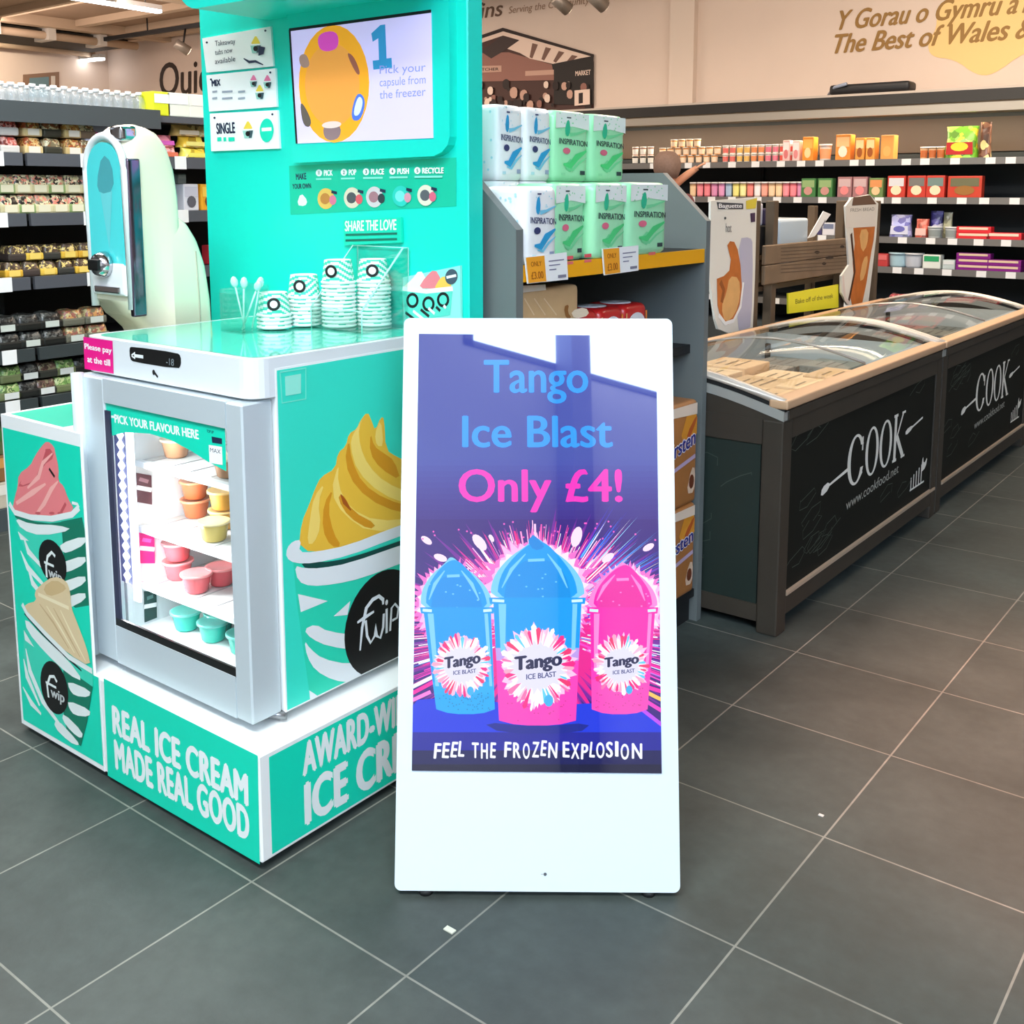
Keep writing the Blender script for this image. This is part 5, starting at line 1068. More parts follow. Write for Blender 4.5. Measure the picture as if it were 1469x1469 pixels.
_PM = {}
def pot(r, h, body, band=None, lid=None, sq=False):
    k = ('pot', r, h, body, band, lid)
    if k in _PM: return _PM[k]
    bm_ = mat(body, .4); bd = mat(band or body, .4); ld = mat(lid or (235, 235, 232), .4)
    b = B(); b.lathe((0, 0, 0), [(r*.82, 0), (r*.85, h*.12), (r*.92, h*.72), (r*.95, h*.9), (r, h*.9), (r, h), (0, h)], [bm_, bd, bm_, ld, ld, ld], 12); _PM[k] = b.mesh('pot'); return _PM[k]
def carton(w_, d_, h, body, lab=None, lab2=None):
    k = ('carton', w_, d_, h, body, lab, lab2)
    if k in _PM: return _PM[k]
    b = B(); b.box(-w_/2, w_/2, -d_/2, d_/2, 0, h, mat(body, .45), min(.006, h*.1, w_*.1), 2); D = Decal(b, Plane((0, -d_/2, 0), (0, -1, 0)), .0015, .0006)
    f = -d_/2
    if lab: D.poly([(-w_*.42, f, h*.52), (w_*.42, f, h*.52), (w_*.42, f, h*.9), (-w_*.42, f, h*.9)], mat(lab, .5))
    if lab2: D.ell((0, f, h*.34), (w_*.3, f, h*.34), (0, f, h*.56), mat(lab2, .5), n=12)
    _PM[k] = b.mesh('carton'); return _PM[k]
def pouch(w_, d_, h, body, lab=None, lab2=None):
    k = ('pouch', w_, d_, h, body, lab, lab2)
    if k in _PM: return _PM[k]
    b = B(); rings = []
    for i in range(7):
        t = i/6; dd = d_*(1-.8*t**1.6); ww = w_*(.94+.06*math.cos(t*5)); rings.append([(math.copysign(abs(math.cos(a))**.5, math.cos(a))*ww/2, math.copysign(abs(math.sin(a))**.7, math.sin(a))*dd/2, h*t) for a in [2*math.pi*q/16 for q in range(16)]])
    b.loft(rings, busy([body, body, tuple(int(v*.75) for v in body), lab2 or body, tuple(min(255, v+40) for v in body)], 22)); 
    f = -d_/2; D = Decal(b, Plane((0, f, 0), (0, -1, 0)), .002, .0006)
    if lab: D.poly([(-w_*.4, f, h*.12), (w_*.4, f, h*.12), (w_*.38, f*1, h*.5), (-w_*.38, f, h*.5)], mat(lab, .4))
    if lab2: D.ell((0, f, h*.36), (w_*.26, f, h*.36), (0, f, h*.5), mat(lab2, .4), n=12)
    _PM[k] = b.mesh('pouch'); return _PM[k]
def tray(w_, d_, h, base, fill, lab=None, film=(200, 210, 205)):
    """shallow tray with heaped contents and a small label, front towards -y"""
    k = ('tray', w_, d_, h, base, fill, lab)
    if k in _PM: return _PM[k]
    b = B(); b.box(-w_/2, w_/2, -d_/2, d_/2, 0, h*.5, mat(base, .35, coat=.3), min(.01, h*.15), 2); fm_ = busy(list(fill)+[tuple(int(v*.6) for v in fill[0])], 70); rr_ = random.Random(len(_PM))
    rings = []
    for t in (0, .35, .7, .9, 1.):
        k_ = 1-.16*t*t-.25*max(0, t-.85); rings.append([(math.copysign(abs(math.cos(a))**.45, math.cos(a))*w_*.48*k_, math.copysign(abs(math.sin(a))**.45, math.sin(a))*d_*.48*k_, h*(.42+.56*t*(.9+.1*math.sin(3*a+w_*90)))) for a in [2*math.pi*q/24 for q in range(24)]])
    b.loft(rings, fm_)
    f = -d_/2; D = Decal(b, Plane((0, f, 0), (0, -1, 0)), .0025, .0006)
    if lab: D.poly([(-w_*.3, f, h*.08), (w_*.3, f, h*.08), (w_*.3, f, h*.46), (-w_*.3, f, h*.46)], mat(lab, .5))
    _PM[k] = b.mesh('tray'); return _PM[k]
def put(kind, me, px, shelf, label, cat, grp, dz=0., dy=.07):
    x = ony(px, 250, CY+dy).x
    return inst(kind, me, (x, CY+dy, CZ[shelf]+.0005+dz), label, cat, grp)
W_ = (240, 236, 228)
# top shelf, left to right in the photo
i = 0
for px in (911, 922, 933):
    put('dessert_pot', pot(.028, .075, (34, 24, 24), W_, (236, 226, 214)), px, 'top', 'black pot with pale lid, %s from left, lower tier, chiller top shelf' % ORD[i], 'pot', 'black dessert pots in the far chiller'); put('dessert_pot', pot(.028, .075, (206, 160, 140), W_, (246, 240, 230)), px, 'top', 'cream and pink pot, %s from the left, standing on black pots, far chiller top shelf' % ORD[i], 'pot', 'cream dessert pots in the far chiller', .0755); i += 1
for r_ in range(3):
    n_ = (8, 8, 4)[r_]
    for i in range(n_):
        put('yoghurt_pot', pot(.03, .068, (244, 170, 96), (250, 226, 196), W_), (946, 950, 966)[r_]+i*11.2, 'top', 'orange and white pot, %s from the left, %s tier, behind the reaching arm' % (ORD[i], ('bottom', 'middle', 'top')[r_]), 'pot', 'orange pots on the far chiller top shelf', r_*.0685)
cc = [(232, 120, 110), (240, 196, 110), (236, 150, 96), (236, 130, 150), (230, 90, 80)]
for r_ in range(2):
    for i in range(11):
        c = cc[(i//2) % 5]; put('yoghurt_pot', pot(.026, .07, W_, c, (246, 240, 232)), 1040+i*10.2, 'top', 'small white pot with coloured band, %s from the arm, %s tier, top chiller shelf' % (ORD[i], ('lower', 'upper')[r_]), 'pot', 'banded white pots on the top chiller shelf', r_*.0705)
put('drink_carton', carton(.06, .07, .17, (236, 196, 190), (250, 240, 236), (220, 120, 120)), 1129, 'top', 'pale pink carton left of the orange boxes, top chiller shelf', 'carton', None)
put('drink_carton', carton(.06, .07, .165, (238, 206, 200), (250, 240, 236), (226, 140, 140)), 1143, 'top', 'second pale pink carton left of the orange boxes, top chiller shelf', 'carton', None)
put('dessert_box', carton(.09, .1, .19, (244, 150, 50), (250, 190, 90), (250, 220, 160)), 1161, 'top', 'bright orange box beside the pink cartons, top chiller shelf', 'box', None)
put('dessert_tub', pot(.05, .13, (250, 240, 230), (240, 170, 120), (250, 246, 240)), 1183, 'top', 'large round white tub between orange boxes, top chiller shelf', 'tub', None)
put('dessert_box', carton(.12, .1, .20, (240, 148, 60), (246, 200, 140), (250, 236, 214)), 1211, 'top', 'white and orange box right of the round tub, top chiller shelf', 'box', None)
for i, px in enumerate((1235, 1250)): put('dessert_box', carton(.07, .1, .17, (232, 160, 70), (250, 220, 160), (160, 84, 30)), px, 'top', ('left', 'right')[i]+' narrow amber box of the pair on the top chiller shelf', 'box', None)
put('dessert_box', carton(.10, .1, .185, (238, 164, 84), None, (244, 180, 100)), 1274, 'top', 'plain tan orange box at the end of the orange boxes, top chiller shelf', 'box', None)
for i, px in enumerate((1324, 1336, 1348)): put('dessert_pot', pot(.03, .09, (236, 196, 150), (196, 110, 60), W_), px, 'top', 'squat cream pot, %s from the left beside the green bag' % ORD[i], 'pot', 'squat cream pots beside the green bag')
put('salad_bag', pouch(.24, .14, .235, (120, 190, 50), (190, 40, 40), (240, 220, 60)), 1378, 'top', 'bulging green and yellow bag on the top chiller shelf', 'bag', None, 0, .11)
put('snack_bag', pouch(.08, .1, .26, (90, 50, 30), None, (240, 220, 150)), 1411, 'top', 'slim brown bag right of the green bag, top chiller shelf', 'bag', None, 0, .11)
# second shelf
c2_ = [(236, 196, 150), (226, 130, 140), (236, 120, 130), (206, 130, 170), (216, 140, 180), (150, 176, 206), (230, 214, 120), (240, 226, 150), (226, 120, 110), (246, 236, 226), (230, 150, 130), (226, 190, 150)]
for i in range(16):
    c = c2_[i % 12]; put('yoghurt_pot', pot(.031, .125, c, tuple(min(255, v+30) for v in c), (244, 240, 238)), 995+i*10.3, 'second', 'tall yoghurt pot, %s from the left on the second chiller shelf' % ORD[i], 'pot', 'tall yoghurt pots on the second chiller shelf')
for i, px in enumerate((1163, 1187)): put('salad_pack', carton(.12, .08, .15, (70, 130, 70), (150, 180, 120), (206, 150, 140)), px, 'second', ('left', 'right')[i]+' green pack of the pair, second chiller shelf', 'pack', None)
for i, px in enumerate((1215, 1237)): put('cooked_meat_pack', carton(.115, .08, .16, (170, 120, 122), (210, 180, 180), (236, 140, 140)), px, 'second', ('left', 'right')[i]+' greyish pink pack of the pair, second chiller shelf', 'pack', None)
put('cooked_meat_pack', carton(.11, .08, .15, (110, 140, 80), (226, 150, 90), (240, 200, 150)), 1260, 'second', 'green and orange pack between pink and red packs, second chiller shelf', 'pack', None)
for i, px in enumerate((1289, 1318, 1345)): put('cooked_meat_pack', carton(.135, .08, .165, (206, 60, 44), [(220, 220, 224), (120, 120, 116), (116, 140, 136)][i], (244, 226, 190)), px, 'second', 'red pack with %s top, %s of three, second chiller shelf' % (('white', 'grey', 'blue grey')[i], ORD[i]), 'pack', None)
put('cooked_meat_pack', carton(.24, .08, .16, (206, 66, 44), (110, 110, 80), (160, 110, 50)), 1387, 'second', 'wide red pack at the right end of the second chiller shelf', 'pack', None)
# third shelf
put('cheese_bag', pouch(.17, .1, .17, (150, 156, 206), (220, 224, 244), (110, 110, 190)), 1297, 'third', 'blue and white bag at the left of the third chiller shelf', 'bag', None, 0, .1)
put('cheese_bag', pouch(.10, .1, .14, (206, 90, 70), (240, 200, 190)), 1328, 'third', 'red and white bag right of the blue bag, third chiller shelf', 'bag', None, 0, .1)
put('cheese_bag', pouch(.10, .08, .20, (60, 56, 140), None, (220, 220, 240)), 1348, 'third', 'dark blue bag standing behind white tubs, third chiller shelf', 'bag', None, 0, .16)
put('cheese_bag', pouch(.07, .06, .19, (196, 196, 160)), 1364, 'third', 'slim sage bag beside the dark blue bag, third chiller shelf', 'bag', None, 0, .16)
for i, px in enumerate((1346, 1371)): put('cheese_tub', pot(.055, .085, (226, 232, 232), (150, 160, 160), (240, 244, 244)), px, 'third', ('left', 'right')[i]+' round white tub of the pair, third chiller shelf', 'tub', None)
for r_ in range(2): put('cheese_box', carton(.24, .1, .045, (226, 40, 50), (236, 216, 190)), 1404, 'third', ('lower', 'upper')[r_]+' flat red box of two stacked, third chiller shelf', 'box', None, r_*.0455)
put('cheese_box', carton(.24, .1, .05, (226, 44, 56), (240, 220, 200)), 1448, 'third', 'single flat red box at the right edge, third chiller shelf', 'box', None)
for i, px in enumerate((1118, 1175, 1195)): put('ready_meal', carton((.16, .12, .1)[i], .1, .10, [(236, 236, 240), (70, 66, 110), (226, 226, 232)][i], (120, 130, 160)), px, 'third', ('white box seen through the wooden rack', 'dark blue box seen through the wooden rack', 'pale box behind the wooden rack')[i]+', third chiller shelf', 'box', None)
# fourth shelf
put('butter_tub', carton(.09, .1, .10, (190, 60, 60), (220, 110, 110)), 1274, 'fourth', 'small red tub at the left of the fourth chiller shelf', 'tub', None)
for i, px in enumerate((1295, 1318)): put('butter_tub', pot(.075, .11, ((176, 210, 222), (200, 206, 216))[i], None, ((190, 222, 232), (236, 238, 240))[i]), px, 'fourth', ('pale blue', 'grey white')[i]+' round tub on the fourth chiller shelf', 'tub', None, 0, .09)
put('butter_tub', carton(.13, .1, .105, (226, 232, 224), (40, 160, 100)), 1346, 'fourth', 'white tub with green label, fourth chiller shelf', 'tub', None)
put('butter_tub', carton(.09, .1, .07, (190, 206, 206), (220, 226, 226)), 1371, 'fourth', 'low grey tub beside the purple boxes, fourth chiller shelf', 'tub', None)
for r_ in range(3): put('cheese_box', carton(.24, .1, .042, (130, 20, 130), (226, 200, 170)), 1406, 'fourth', 'flat purple box, %s from the bottom of three, fourth chiller shelf' % ORD[r_], 'box', None, r_*.0425)
for r_ in range(2): put('cheese_box', carton(.24, .1, .042, (130, 20, 130), (226, 200, 170)), 1450, 'fourth', 'flat purple box, %s of two at the right edge, fourth chiller shelf' % ('lower', 'upper')[r_], 'box', None, r_*.0425)
put('meat_tray', tray(.2, .14, .07, (60, 50, 60), ((226, 150, 150), (200, 70, 80))), 1304, 'lowest', 'tray of pink meat on the lowest chiller shelf', 'tray', None, .02, .1)
for i, px in enumerate((1345, 1390, 1432)): put('meat_tray', tray(.2, .14, .05, (90, 92, 96), ((150, 140, 140), (180, 160, 160))), px, 'lowest', 'grey tray, %s from the pink meat on the lowest chiller shelf' % ORD[i], 'tray', None, .0, .1)

# ================================================================ WOODEN RACK AND BREAD BOARDS BEHIND THE CHEST FREEZERS
RW = mat((96, 80, 62), .6, noise=.35, scale=7, bump=.2); RX = -2.44; RP = Plane((RX, 0, 0), (1, 0, 0))
rk = thing('wooden_rack', 'rustic wooden produce rack behind the chest freezers with yellow sign', 'rack', (-2.6, 5.9, 0))
def vy(px, py=380): return RP.at(px, py).y
for px, w_ in ((1081, .07), (1108, .06), (1207, .07), (1256, .05)):
    y = vy(px); b = B(); b.box(RX-.05, RX, y, y+w_, 0, RP.at(px, 288).z, RW, .004, 1); b.obj('post', rk)
for px in (1090, 1250):
    y = vy(px); b = B(); b.box(RX-.45, RX-.40, y, y+.06, 0, 1.40, RW, .004, 1); b.obj('post', rk)
b = B(); za, zb = RP.at(1160, 346).z, RP.at(1160, 398).z
ya, yb = vy(1092), vy(1214)
for k in range(2): b.box(RX+.001, RX+.022, ya, yb, zb+(za-zb)*k*.51, zb+(za-zb)*(.49+k*.51), mat((124, 104, 82), .6, noise=.4, scale=5, bump=.2), .004, 1)
D = Decal(b, Plane((RX+.022, 0, 0), (1, 0, 0)), .001)
for px, py, s_ in ((1172, 362, 5), (1190, 370, 7), (1208, 354, 4), (1182, 378, 4)): D.smooth([(px-s_, py), (px, py-3), (px+s_, py), (px, py+3)], mat((50, 38, 28), .7), it=1)
for k in range(8): D.stroke([(1120, 356+k*5), (1150, 354+k*5), (1216, 350+k*5)], .004, mat((92, 76, 60), .7))
b.obj('front_board', rk)
b = B()
for px in (1104, 1114, 1126): y = vy(px); b.box(RX-.38, RX-.055, y, y+.05, zb, za-.09, RW, .004, 1)
b.obj('side_slats', rk)
for z in (.45, zb-.02, za-.06):
    b = B(); b.box(RX-.45, RX-.05, vy(1090), vy(1252), z-.025, z, RW); b.obj('shelf', rk)
b = B(); q = ((1131, 421), (1203, 408), (1203, 441), (1131, 450)); YP = Plane((RX+.012, 0, 0), (1, 0, 0)); b.prism([tuple(YP.at(*p)) for p in q], (-.01, 0, 0), mat((246, 238, 50), .5)); D = Decal(b, YP, .0008)
D.text('Bake off of the week', (1141, 436), (1195, 427), (1141, 429), mat((120, 116, 40), .6), .0); b.obj('sign', rk, 'yellow sign')
ys = vy(1130); 
b = B(); b.box(RX-.30, RX-.06, vy(1131), vy(1172), za-.058, za+.13, mat((196, 214, 226), .3, coat=.4), .02, 3); solo('paper_bag_stack', b, 'pale blue stack of paper bags standing on the wooden rack', 'bags')
b = B(); a, c = RP.at(1170, 345), RP.at(1190, 308); b.prism([(RX-.05, a.y, a.z+.012), (RX-.05, a.y+.10, a.z-.03+.05), (RX-.05, c.y+.14, c.z), (RX-.05, c.y+.02, c.z+.02)], (.004, 0, 0), PAPER); D = Decal(b, Plane((RX-.046, 0, 0), (1, 0, 0)), .001); D.stroke([(1176, 330), (1184, 316)], .012, mat((120, 120, 130), .5)); b.obj('leaflet', rk, 'white tilted price leaflet')
b = B(); b.box(RX-.25, RX-.06, vy(1097), vy(1128), za-.058, za+.10, DARK, .006, 1); b.box(RX-.2, RX-.08, vy(1100), vy(1112), za+.1, za+.22, mat((228, 228, 236), .4), .01, 2); b.box(RX-.2, RX-.08, vy(1112), vy(1124), za+.1, za+.19, mat((50, 46, 90), .4), .01, 2); solo('display_crate', b, 'black crate with white packs at the left of the wooden rack', 'crate')
b = B(); b.box(RX-.30, RX-.06, vy(1136), vy(1198), zb-.019, zb+.05, mat((206, 180, 160), .5, noise=.3, scale=12), .015, 2); solo('bread_tray', b, 'tray of pale loaves glimpsed below the rack board', 'tray')
def breadboard(X, q, art, label):
    P_ = Plane((X, 0, 0), (1, 0, 0)); b = B(); b.prism([tuple(P_.at(*p)) for p in q], (-.012, 0, 0), mat((232, 232, 224), .5)); D = Decal(b, P_, .001); art(D)
    return solo('bread_bag_board', b, label, 'board')
CRU = mat((196, 112, 44), .5, noise=.4, scale=9); CRL = mat((226, 176, 110), .5, noise=.2, scale=12); LAV = mat((186, 186, 206), .5)
def bb1(D):
    D.poly([(1028, 290), (1066, 292), (1066, 300), (1030, 300)], mat((70, 74, 80), .5)); D.text('Baguette', (1031, 298), (1064, 298), (1031, 292), PAPER, .02); D.poly([(1070, 288), (1086, 284), (1084, 299), (1070, 300)], mat((226, 206, 70), .5))
    D.smooth([(1059, 342), (1076, 340), (1080, 350), (1078, 468), (1070, 472), (1056, 474), (1062, 400)], LAV, it=1)
    D.poly([(1043, 352), (1047, 346), (1053, 347), (1058, 358), (1062, 380), (1064, 412), (1061, 436), (1054, 456), (1044, 466), (1034, 460), (1029, 438), (1028, 400), (1038, 396), (1046, 388), (1048, 372)], CRU); D.smooth([(1046, 396), (1060, 398), (1062, 425), (1054, 452), (1040, 464), (1034, 440), (1042, 420)], CRL, it=1); D.stroke([(1033, 404), (1038, 416), (1035, 434)], .03, mat((150, 82, 30), .6))
    D.stroke([(1031, 452), (1040, 464), (1052, 460), (1062, 440), (1066, 405)], .02, PAPER)
    D.text('hot', (1041, 333), (1049, 333), (1041, 320), mat((90, 90, 90), .5), .0); D.poly([(1076, 306), (1083, 305), (1083, 318), (1077, 319)], mat((70, 50, 80), .5)); D.ell((1040, 313), (1041.6, 313), (1040, 315), DGREY, n=8)
breadboard(RX+.0125, [(1020, 288), (1086, 283), (1083, 400), (1080, 470), (1045, 478), (1030, 472), (1026, 458), (1018, 400)], bb1, 'tall white board with a baguette picture left of the wooden rack')
def bb2(D):
    D.poly([(1214, 296), (1257, 293), (1256, 325), (1213, 327)], mat((228, 224, 216), .5)); D.text('FRESH BREAD', (1220, 304), (1254, 302), (1220, 299), mat((110, 110, 100), .5), .0)
    D.poly([(1224, 327), (1255, 325), (1253, 345), (1250, 360), (1246, 385), (1243, 405), (1237, 434), (1222, 437), (1219, 424), (1225, 400), (1223, 375), (1226, 350)], CRU); D.smooth([(1232, 330), (1246, 328), (1244, 352), (1236, 364)], CRL, it=1); D.smooth([(1238, 370), (1246, 366), (1240, 400), (1232, 404)], CRL, it=1)
    D.stroke([(1221, 335), (1226, 390), (1217, 434)], .03, mat((70, 40, 20), .6)); D.stroke([(1209, 396), (1212, 428), (1218, 436)], .03, mat((226, 214, 206), .5))
    D.poly([(1224, 283), (1248, 280), (1257, 293), (1222, 295)], mat((110, 84, 66), .5))
breadboard(RX+.0350, [(1213, 296), (1222, 284), (1248, 279), (1260, 292), (1257, 340), (1246, 434), (1216, 438), (1207, 420), (1207, 396), (1218, 380)], bb2, 'white bread bag board with dark crusty loaf right of the wooden rack')

# ================================================================ LEFT PRODUCE SHELVES
LX = -4.6
ld = thing('produce_shelving', 'dark grey open produce shelving behind the ice cream machine', 'shelving', (-4.9, 2.8, 0))
b = B(); b.box(-5.25, -5.2, .9, 4.6, .0, 1.86, mat((24, 26, 28), .6)); b.obj('back_panel', ld)
b = B(); b.box(-5.2, LX, .9, 4.6, 1.83, 1.86, SHELFG); b.box(LX, LX+.02, .9, 3.13, 1.795, 1.885, mat((66, 74, 78), .5)); b.obj('fascia', ld)
b = B(); b.box(-5.2, LX+.0, .9, 4.6, .0, .1, DGREY); b.obj('base', ld)
LZ = {'top': 1.862, 'first': 1.660, 'second': 1.398, 'third': 1.118, 'fourth': .80, 'fifth': .575, 'bottom': .1}
for nm in ('first', 'second', 'third', 'fourth', 'fifth'):
    z = LZ[nm]
    for y0_, y1_ in ((.9, 2.43), (2.45, 4.6)):
        b = B(); b.box(-5.2, LX, y0_, y1_, z-.03, z, DARK); b.box(LX, LX+.018, y0_, y1_, z-.052, z+.004, SHELFG if nm in ('first', 'second', 'third') else mat((54, 62, 64), .5)); s_ = b.obj('shelf', ld)
        for k in range(3):
            y = y0_+.25+k*.5 if y0_ > 1 else 2.28-k*.45
            if nm == 'third' and k: continue
            b = B(); b.box(LX+.018, LX+.021, y, y+.065, z-.055, z+.008, TICKET); b.obj('price_ticket', s_)
for y in (.9, 2.435, 4.56):
    b = B(); b.box(-5.2, -4.86, y-.01, y+.012, .1, 1.83, DARK); b.obj('upright', ld)
LPn = Plane((LX-.06, 0, 0), (1, 0, 0))
def lput(kind, me, px, py, shelf, label, cat, grp=None, dz=0., dx=.09):
    y = Plane((LX-dx, 0, 0), (1, 0, 0)).at(px, py).y
    return inst(kind, me, (LX-dx, y, LZ[shelf]+.0008+dz), label, cat, grp, R(90))
# water bottles on the top
def bottle():
    b = B(); PB = mat((186, 200, 206), .06, coat=.5, alpha=.3); b.lathe((0, 0, 0), [(.026, 0), (.03, .006), (.03, .03), (.028, .034), (.03, .04), (.03, .06), (.024, .078), (.012, .09), (.011, .096)], PB, 12); b.lathe((0, 0, .094), [(.0145, 0), (.0145, .016), (0, .016)], mat((246, 248, 248), .4), 10); return b.mesh('bottle')
bm = bottle()
for r_ in range(2):
    for i in range(14): lput('water_bottle', bm, 2+i*15.2+r_*7, 150, 'top', 'clear bottle with white cap, %s from left, %s row, on the produce shelving' % (ORD[i], ('front', 'back')[r_]), 'bottle', 'bottles on top of the produce shelving', 0, .1+.09*r_)
YLW = (232, 226, 60)
for i, (px, col, lab, w_) in enumerate(((222, (222, 226, 40), (244, 246, 240), .10), (246, (236, 240, 226), (246, 246, 246), .13), (279, (240, 240, 230), (250, 244, 236), .15))): lput('paper_towel_pack', carton(w_, .12, .115, col, lab), px, 155, 'top', ('yellow', 'white and yellow', 'plain white')[i]+' pack on the top, left of the white info cards', 'pack', 'packs on top of the produce shelving', 0, .08)
for i in range(6): lput('snack_bag', pouch(.15, .1, .056, ((236, 120, 140), (240, 196, 60), (238, 150, 150), (240, 206, 70), (236, 190, 110), (244, 200, 130))[i], ((222, 100, 190), (240, 226, 130), (230, 120, 90), (240, 230, 100), (250, 230, 200), (246, 226, 190))[i]), (226, 272, 232, 276, 262, 296)[i], (190, 200, 218, 222, 172, 172)[i], 'first', ('upper pink', 'upper yellow', 'lower pink', 'lower yellow', 'orange topmost', 'peach topmost')[i]+' bag on the first shelf right of the machine', 'bag', 'bags on the first produce shelf', (.0565, .0565, 0, 0, .113, .113)[i], (.1, .1, .08, .08, .12, .12)[i])
lput('snack_bag', pouch(.2, .12, .15, (196, 190, 206), (110, 130, 220), (226, 40, 140)), 138, 180, 'first', 'silver bag with blue and magenta print behind the machine top', 'bag')
fillA = ((226, 160, 80), (240, 206, 140), (190, 90, 50)); fillB = ((220, 200, 150), (150, 90, 50), (236, 226, 190)); fillG = ((150, 190, 110), (200, 210, 150), (110, 150, 80)); fillK = ((40, 40, 40), (70, 72, 70), (100, 100, 96)); fillS = ((236, 226, 190), (40, 34, 30), (210, 200, 150), (226, 140, 120))
for i, (px, f_, b_) in enumerate(((6, ((226, 90, 80), (240, 180, 170)), (230, 226, 220)), (40, fillA, (236, 210, 150)), (68, fillB, (60, 60, 50)), (98, fillA, (220, 190, 130)), (118, fillB, (120, 100, 80)))):
    for k in range(2): lput('salad_pot', tray(.088, .1, .075, b_, f_, (244, 236, 220) if i in (1, 3) else None), px, 200, 'first', 'salad pot, %s from the left, %s tier, first produce shelf' % (ORD[i], ('lower', 'upper')[k]), 'pot', 'salad pots on the first produce shelf', k*.077)
for k in range(2):
    for i in range(6):
        lput('sandwich_pack', tray(.095, .1, .085, ((216, 206, 160), (150, 176, 110), (226, 216, 170))[(i+k) % 3], fillS, (236, 230, 200)), 6+i*24-k*4, 275, 'second', 'striped sandwich pack, %s from the left, %s tier, second produce shelf' % (ORD[i], ('lower', 'upper')[k]), 'pack', 'sandwich packs on the second produce shelf', k*.088, .1)
for i, px in enumerate((266, 292)): lput('snack_box', carton((.09, .1)[i], .1, .135, ((222, 222, 230), (240, 170, 40))[i], ((200, 200, 214), (246, 200, 80))[i], ((90, 90, 100), (120, 60, 20))[i]), px, 290, 'second', ('silver white', 'orange')[i]+' box between the machine and the kiosk panel', 'box')
lput('snack_box', carton(.05, .06, .05, (96, 104, 100), (130, 136, 130)), 256, 255, 'second', 'small grey box on top of the silver white box by the machine', 'box', None, .136)
for k in range(2):
    for i in range(5):
        c = ((232, 180, 60), (70, 60, 56), (240, 200, 80), (60, 60, 56), (236, 190, 70))[(i+k) % 5]; lput('wrap_pack', tray(.085, .1, .07, c, ((120, 100, 80), (90, 70, 60), (236, 210, 130)), (246, 214, 110) if c[0] > 100 else None), 12+i*25+k*6, 380, 'third', 'yellow and dark wrap pack, %s from the left, %s tier, third produce shelf' % (ORD[i], ('lower', 'upper')[k]), 'pack', 'wrap packs on the third produce shelf', k*.072)
lput('snack_box', carton(.06, .08, .1, (206, 50, 60)), 303, 365, 'third', 'red box at the edge of the teal panel', 'box')
for k in range(2):
    for i in range(5):
        dkk = i < 3; lput('fruit_tray', tray(.11, .12, .075, (34, 36, 34) if dkk else (110, 110, 96), fillK if dkk else ((196, 186, 140), (150, 90, 80), (206, 150, 90)), (206, 214, 206) if (i+k) % 2 else None), 5+i*32-k*3, 480, 'fourth', '%s tray, %s from the left, %s tier, fourth produce shelf' % ('black' if dkk else 'pale vegetable', ORD[i], ('lower', 'upper')[k]), 'tray', 'trays on the fourth produce shelf', k*.078)
for k in range(2):
    for i in range(5):
        lput('vegetable_tray', tray(.11, .12, .075, ((120, 130, 90), (40, 42, 40), (60, 62, 56))[i % 3], (fillG, fillK, ((110, 80, 70), (140, 130, 100)))[i % 3], (226, 230, 226) if (i+k) % 2 == 0 else None), 6+i*26+k*3, 550, 'fifth', 'vegetable tray, %s from the left, %s tier, fifth produce shelf' % (ORD[i], ('lower', 'upper')[k]), 'tray', 'trays on the fifth produce shelf', k*.078)
for i, (px, py) in enumerate(((4, 690), (4, 720), (12, 660))): lput('vegetable_crate', carton(.16, .2, .12, ((200, 190, 170), (140, 100, 60), (90, 100, 60))[i], ((230, 226, 214), (206, 150, 80), (60, 110, 50))[i]), -4+i*1, py, 'bottom', ('pale lower', 'brown middle', 'green top')[i]+' crate at the left edge, low on the produce shelving', 'crate', None, i*.122, .11)

# ================================================================ SHOPPER BEHIND THE GONDOLA
def skin_chain(name, pts, edges, radii, m, parent, sub=2):
    me = bpy.data.meshes.new(name); me.from_pydata([tuple(p) for p in pts], edges, []); me.materials.append(m)
    o = bpy.data.objects.new(name, me); C.objects.link(o)
    md = o.modifiers.new('skin', 'SKIN'); md.use_smooth_shade = True
    for v, r in zip(me.skin_vertices[0].data, radii): v.radius = (r, r)
    me.skin_vertices[0].data[0].use_root = True
    if sub: s_ = o.modifiers.new('sub', 'SUBSURF'); s_.levels = sub; s_.render_levels = sub
    bpy.context.view_layer.update(); ev = o.evaluated_get(bpy.context.evaluated_depsgraph_get()); me2 = bpy.data.meshes.new_from_object(ev)
    for p in me2.polygons: p.use_smooth = True
    bpy.data.objects.remove(o); o = bpy.data.objects.new(name, me2); C.objects.link(o); o.parent = parent; o['_o'] = (0., 0., 0.); return o
hp_ = ony(958, 240, 7.6); hx = hp_.x
per = thing('person', 'shopper behind the grey gondola reaching a bare arm to the top chiller shelf', 'person', (hx, 7.6, 0))
SKN = mat((214, 156, 124), .5, noise=.06, scale=30); HAIR = mat((128, 104, 92), .7, noise=.25, scale=60); TEE = mat((96, 24, 34), .8); JEANS = mat((44, 52, 70), .8)
wz = ony(988, 249, 7.75)
wx, wzz = wz.x-hx, wz.z; tip = ony(1024, 224, 7.85); tx, tz = tip.x-hx, tip.z
el0 = ony(946, 282, 7.68); el = Vector((el0.x-hx, .08, el0.z)); wr = Vector((wx, .15, wzz)); pal = wr+(Vector((tx, .25, tz))-wr)*.5
d = (Vector((tx, .25, tz))-wr); dn = d.normalized(); side = dn.cross(Vector((0, 0, 1))).normalized(); upv = side.cross(dn)
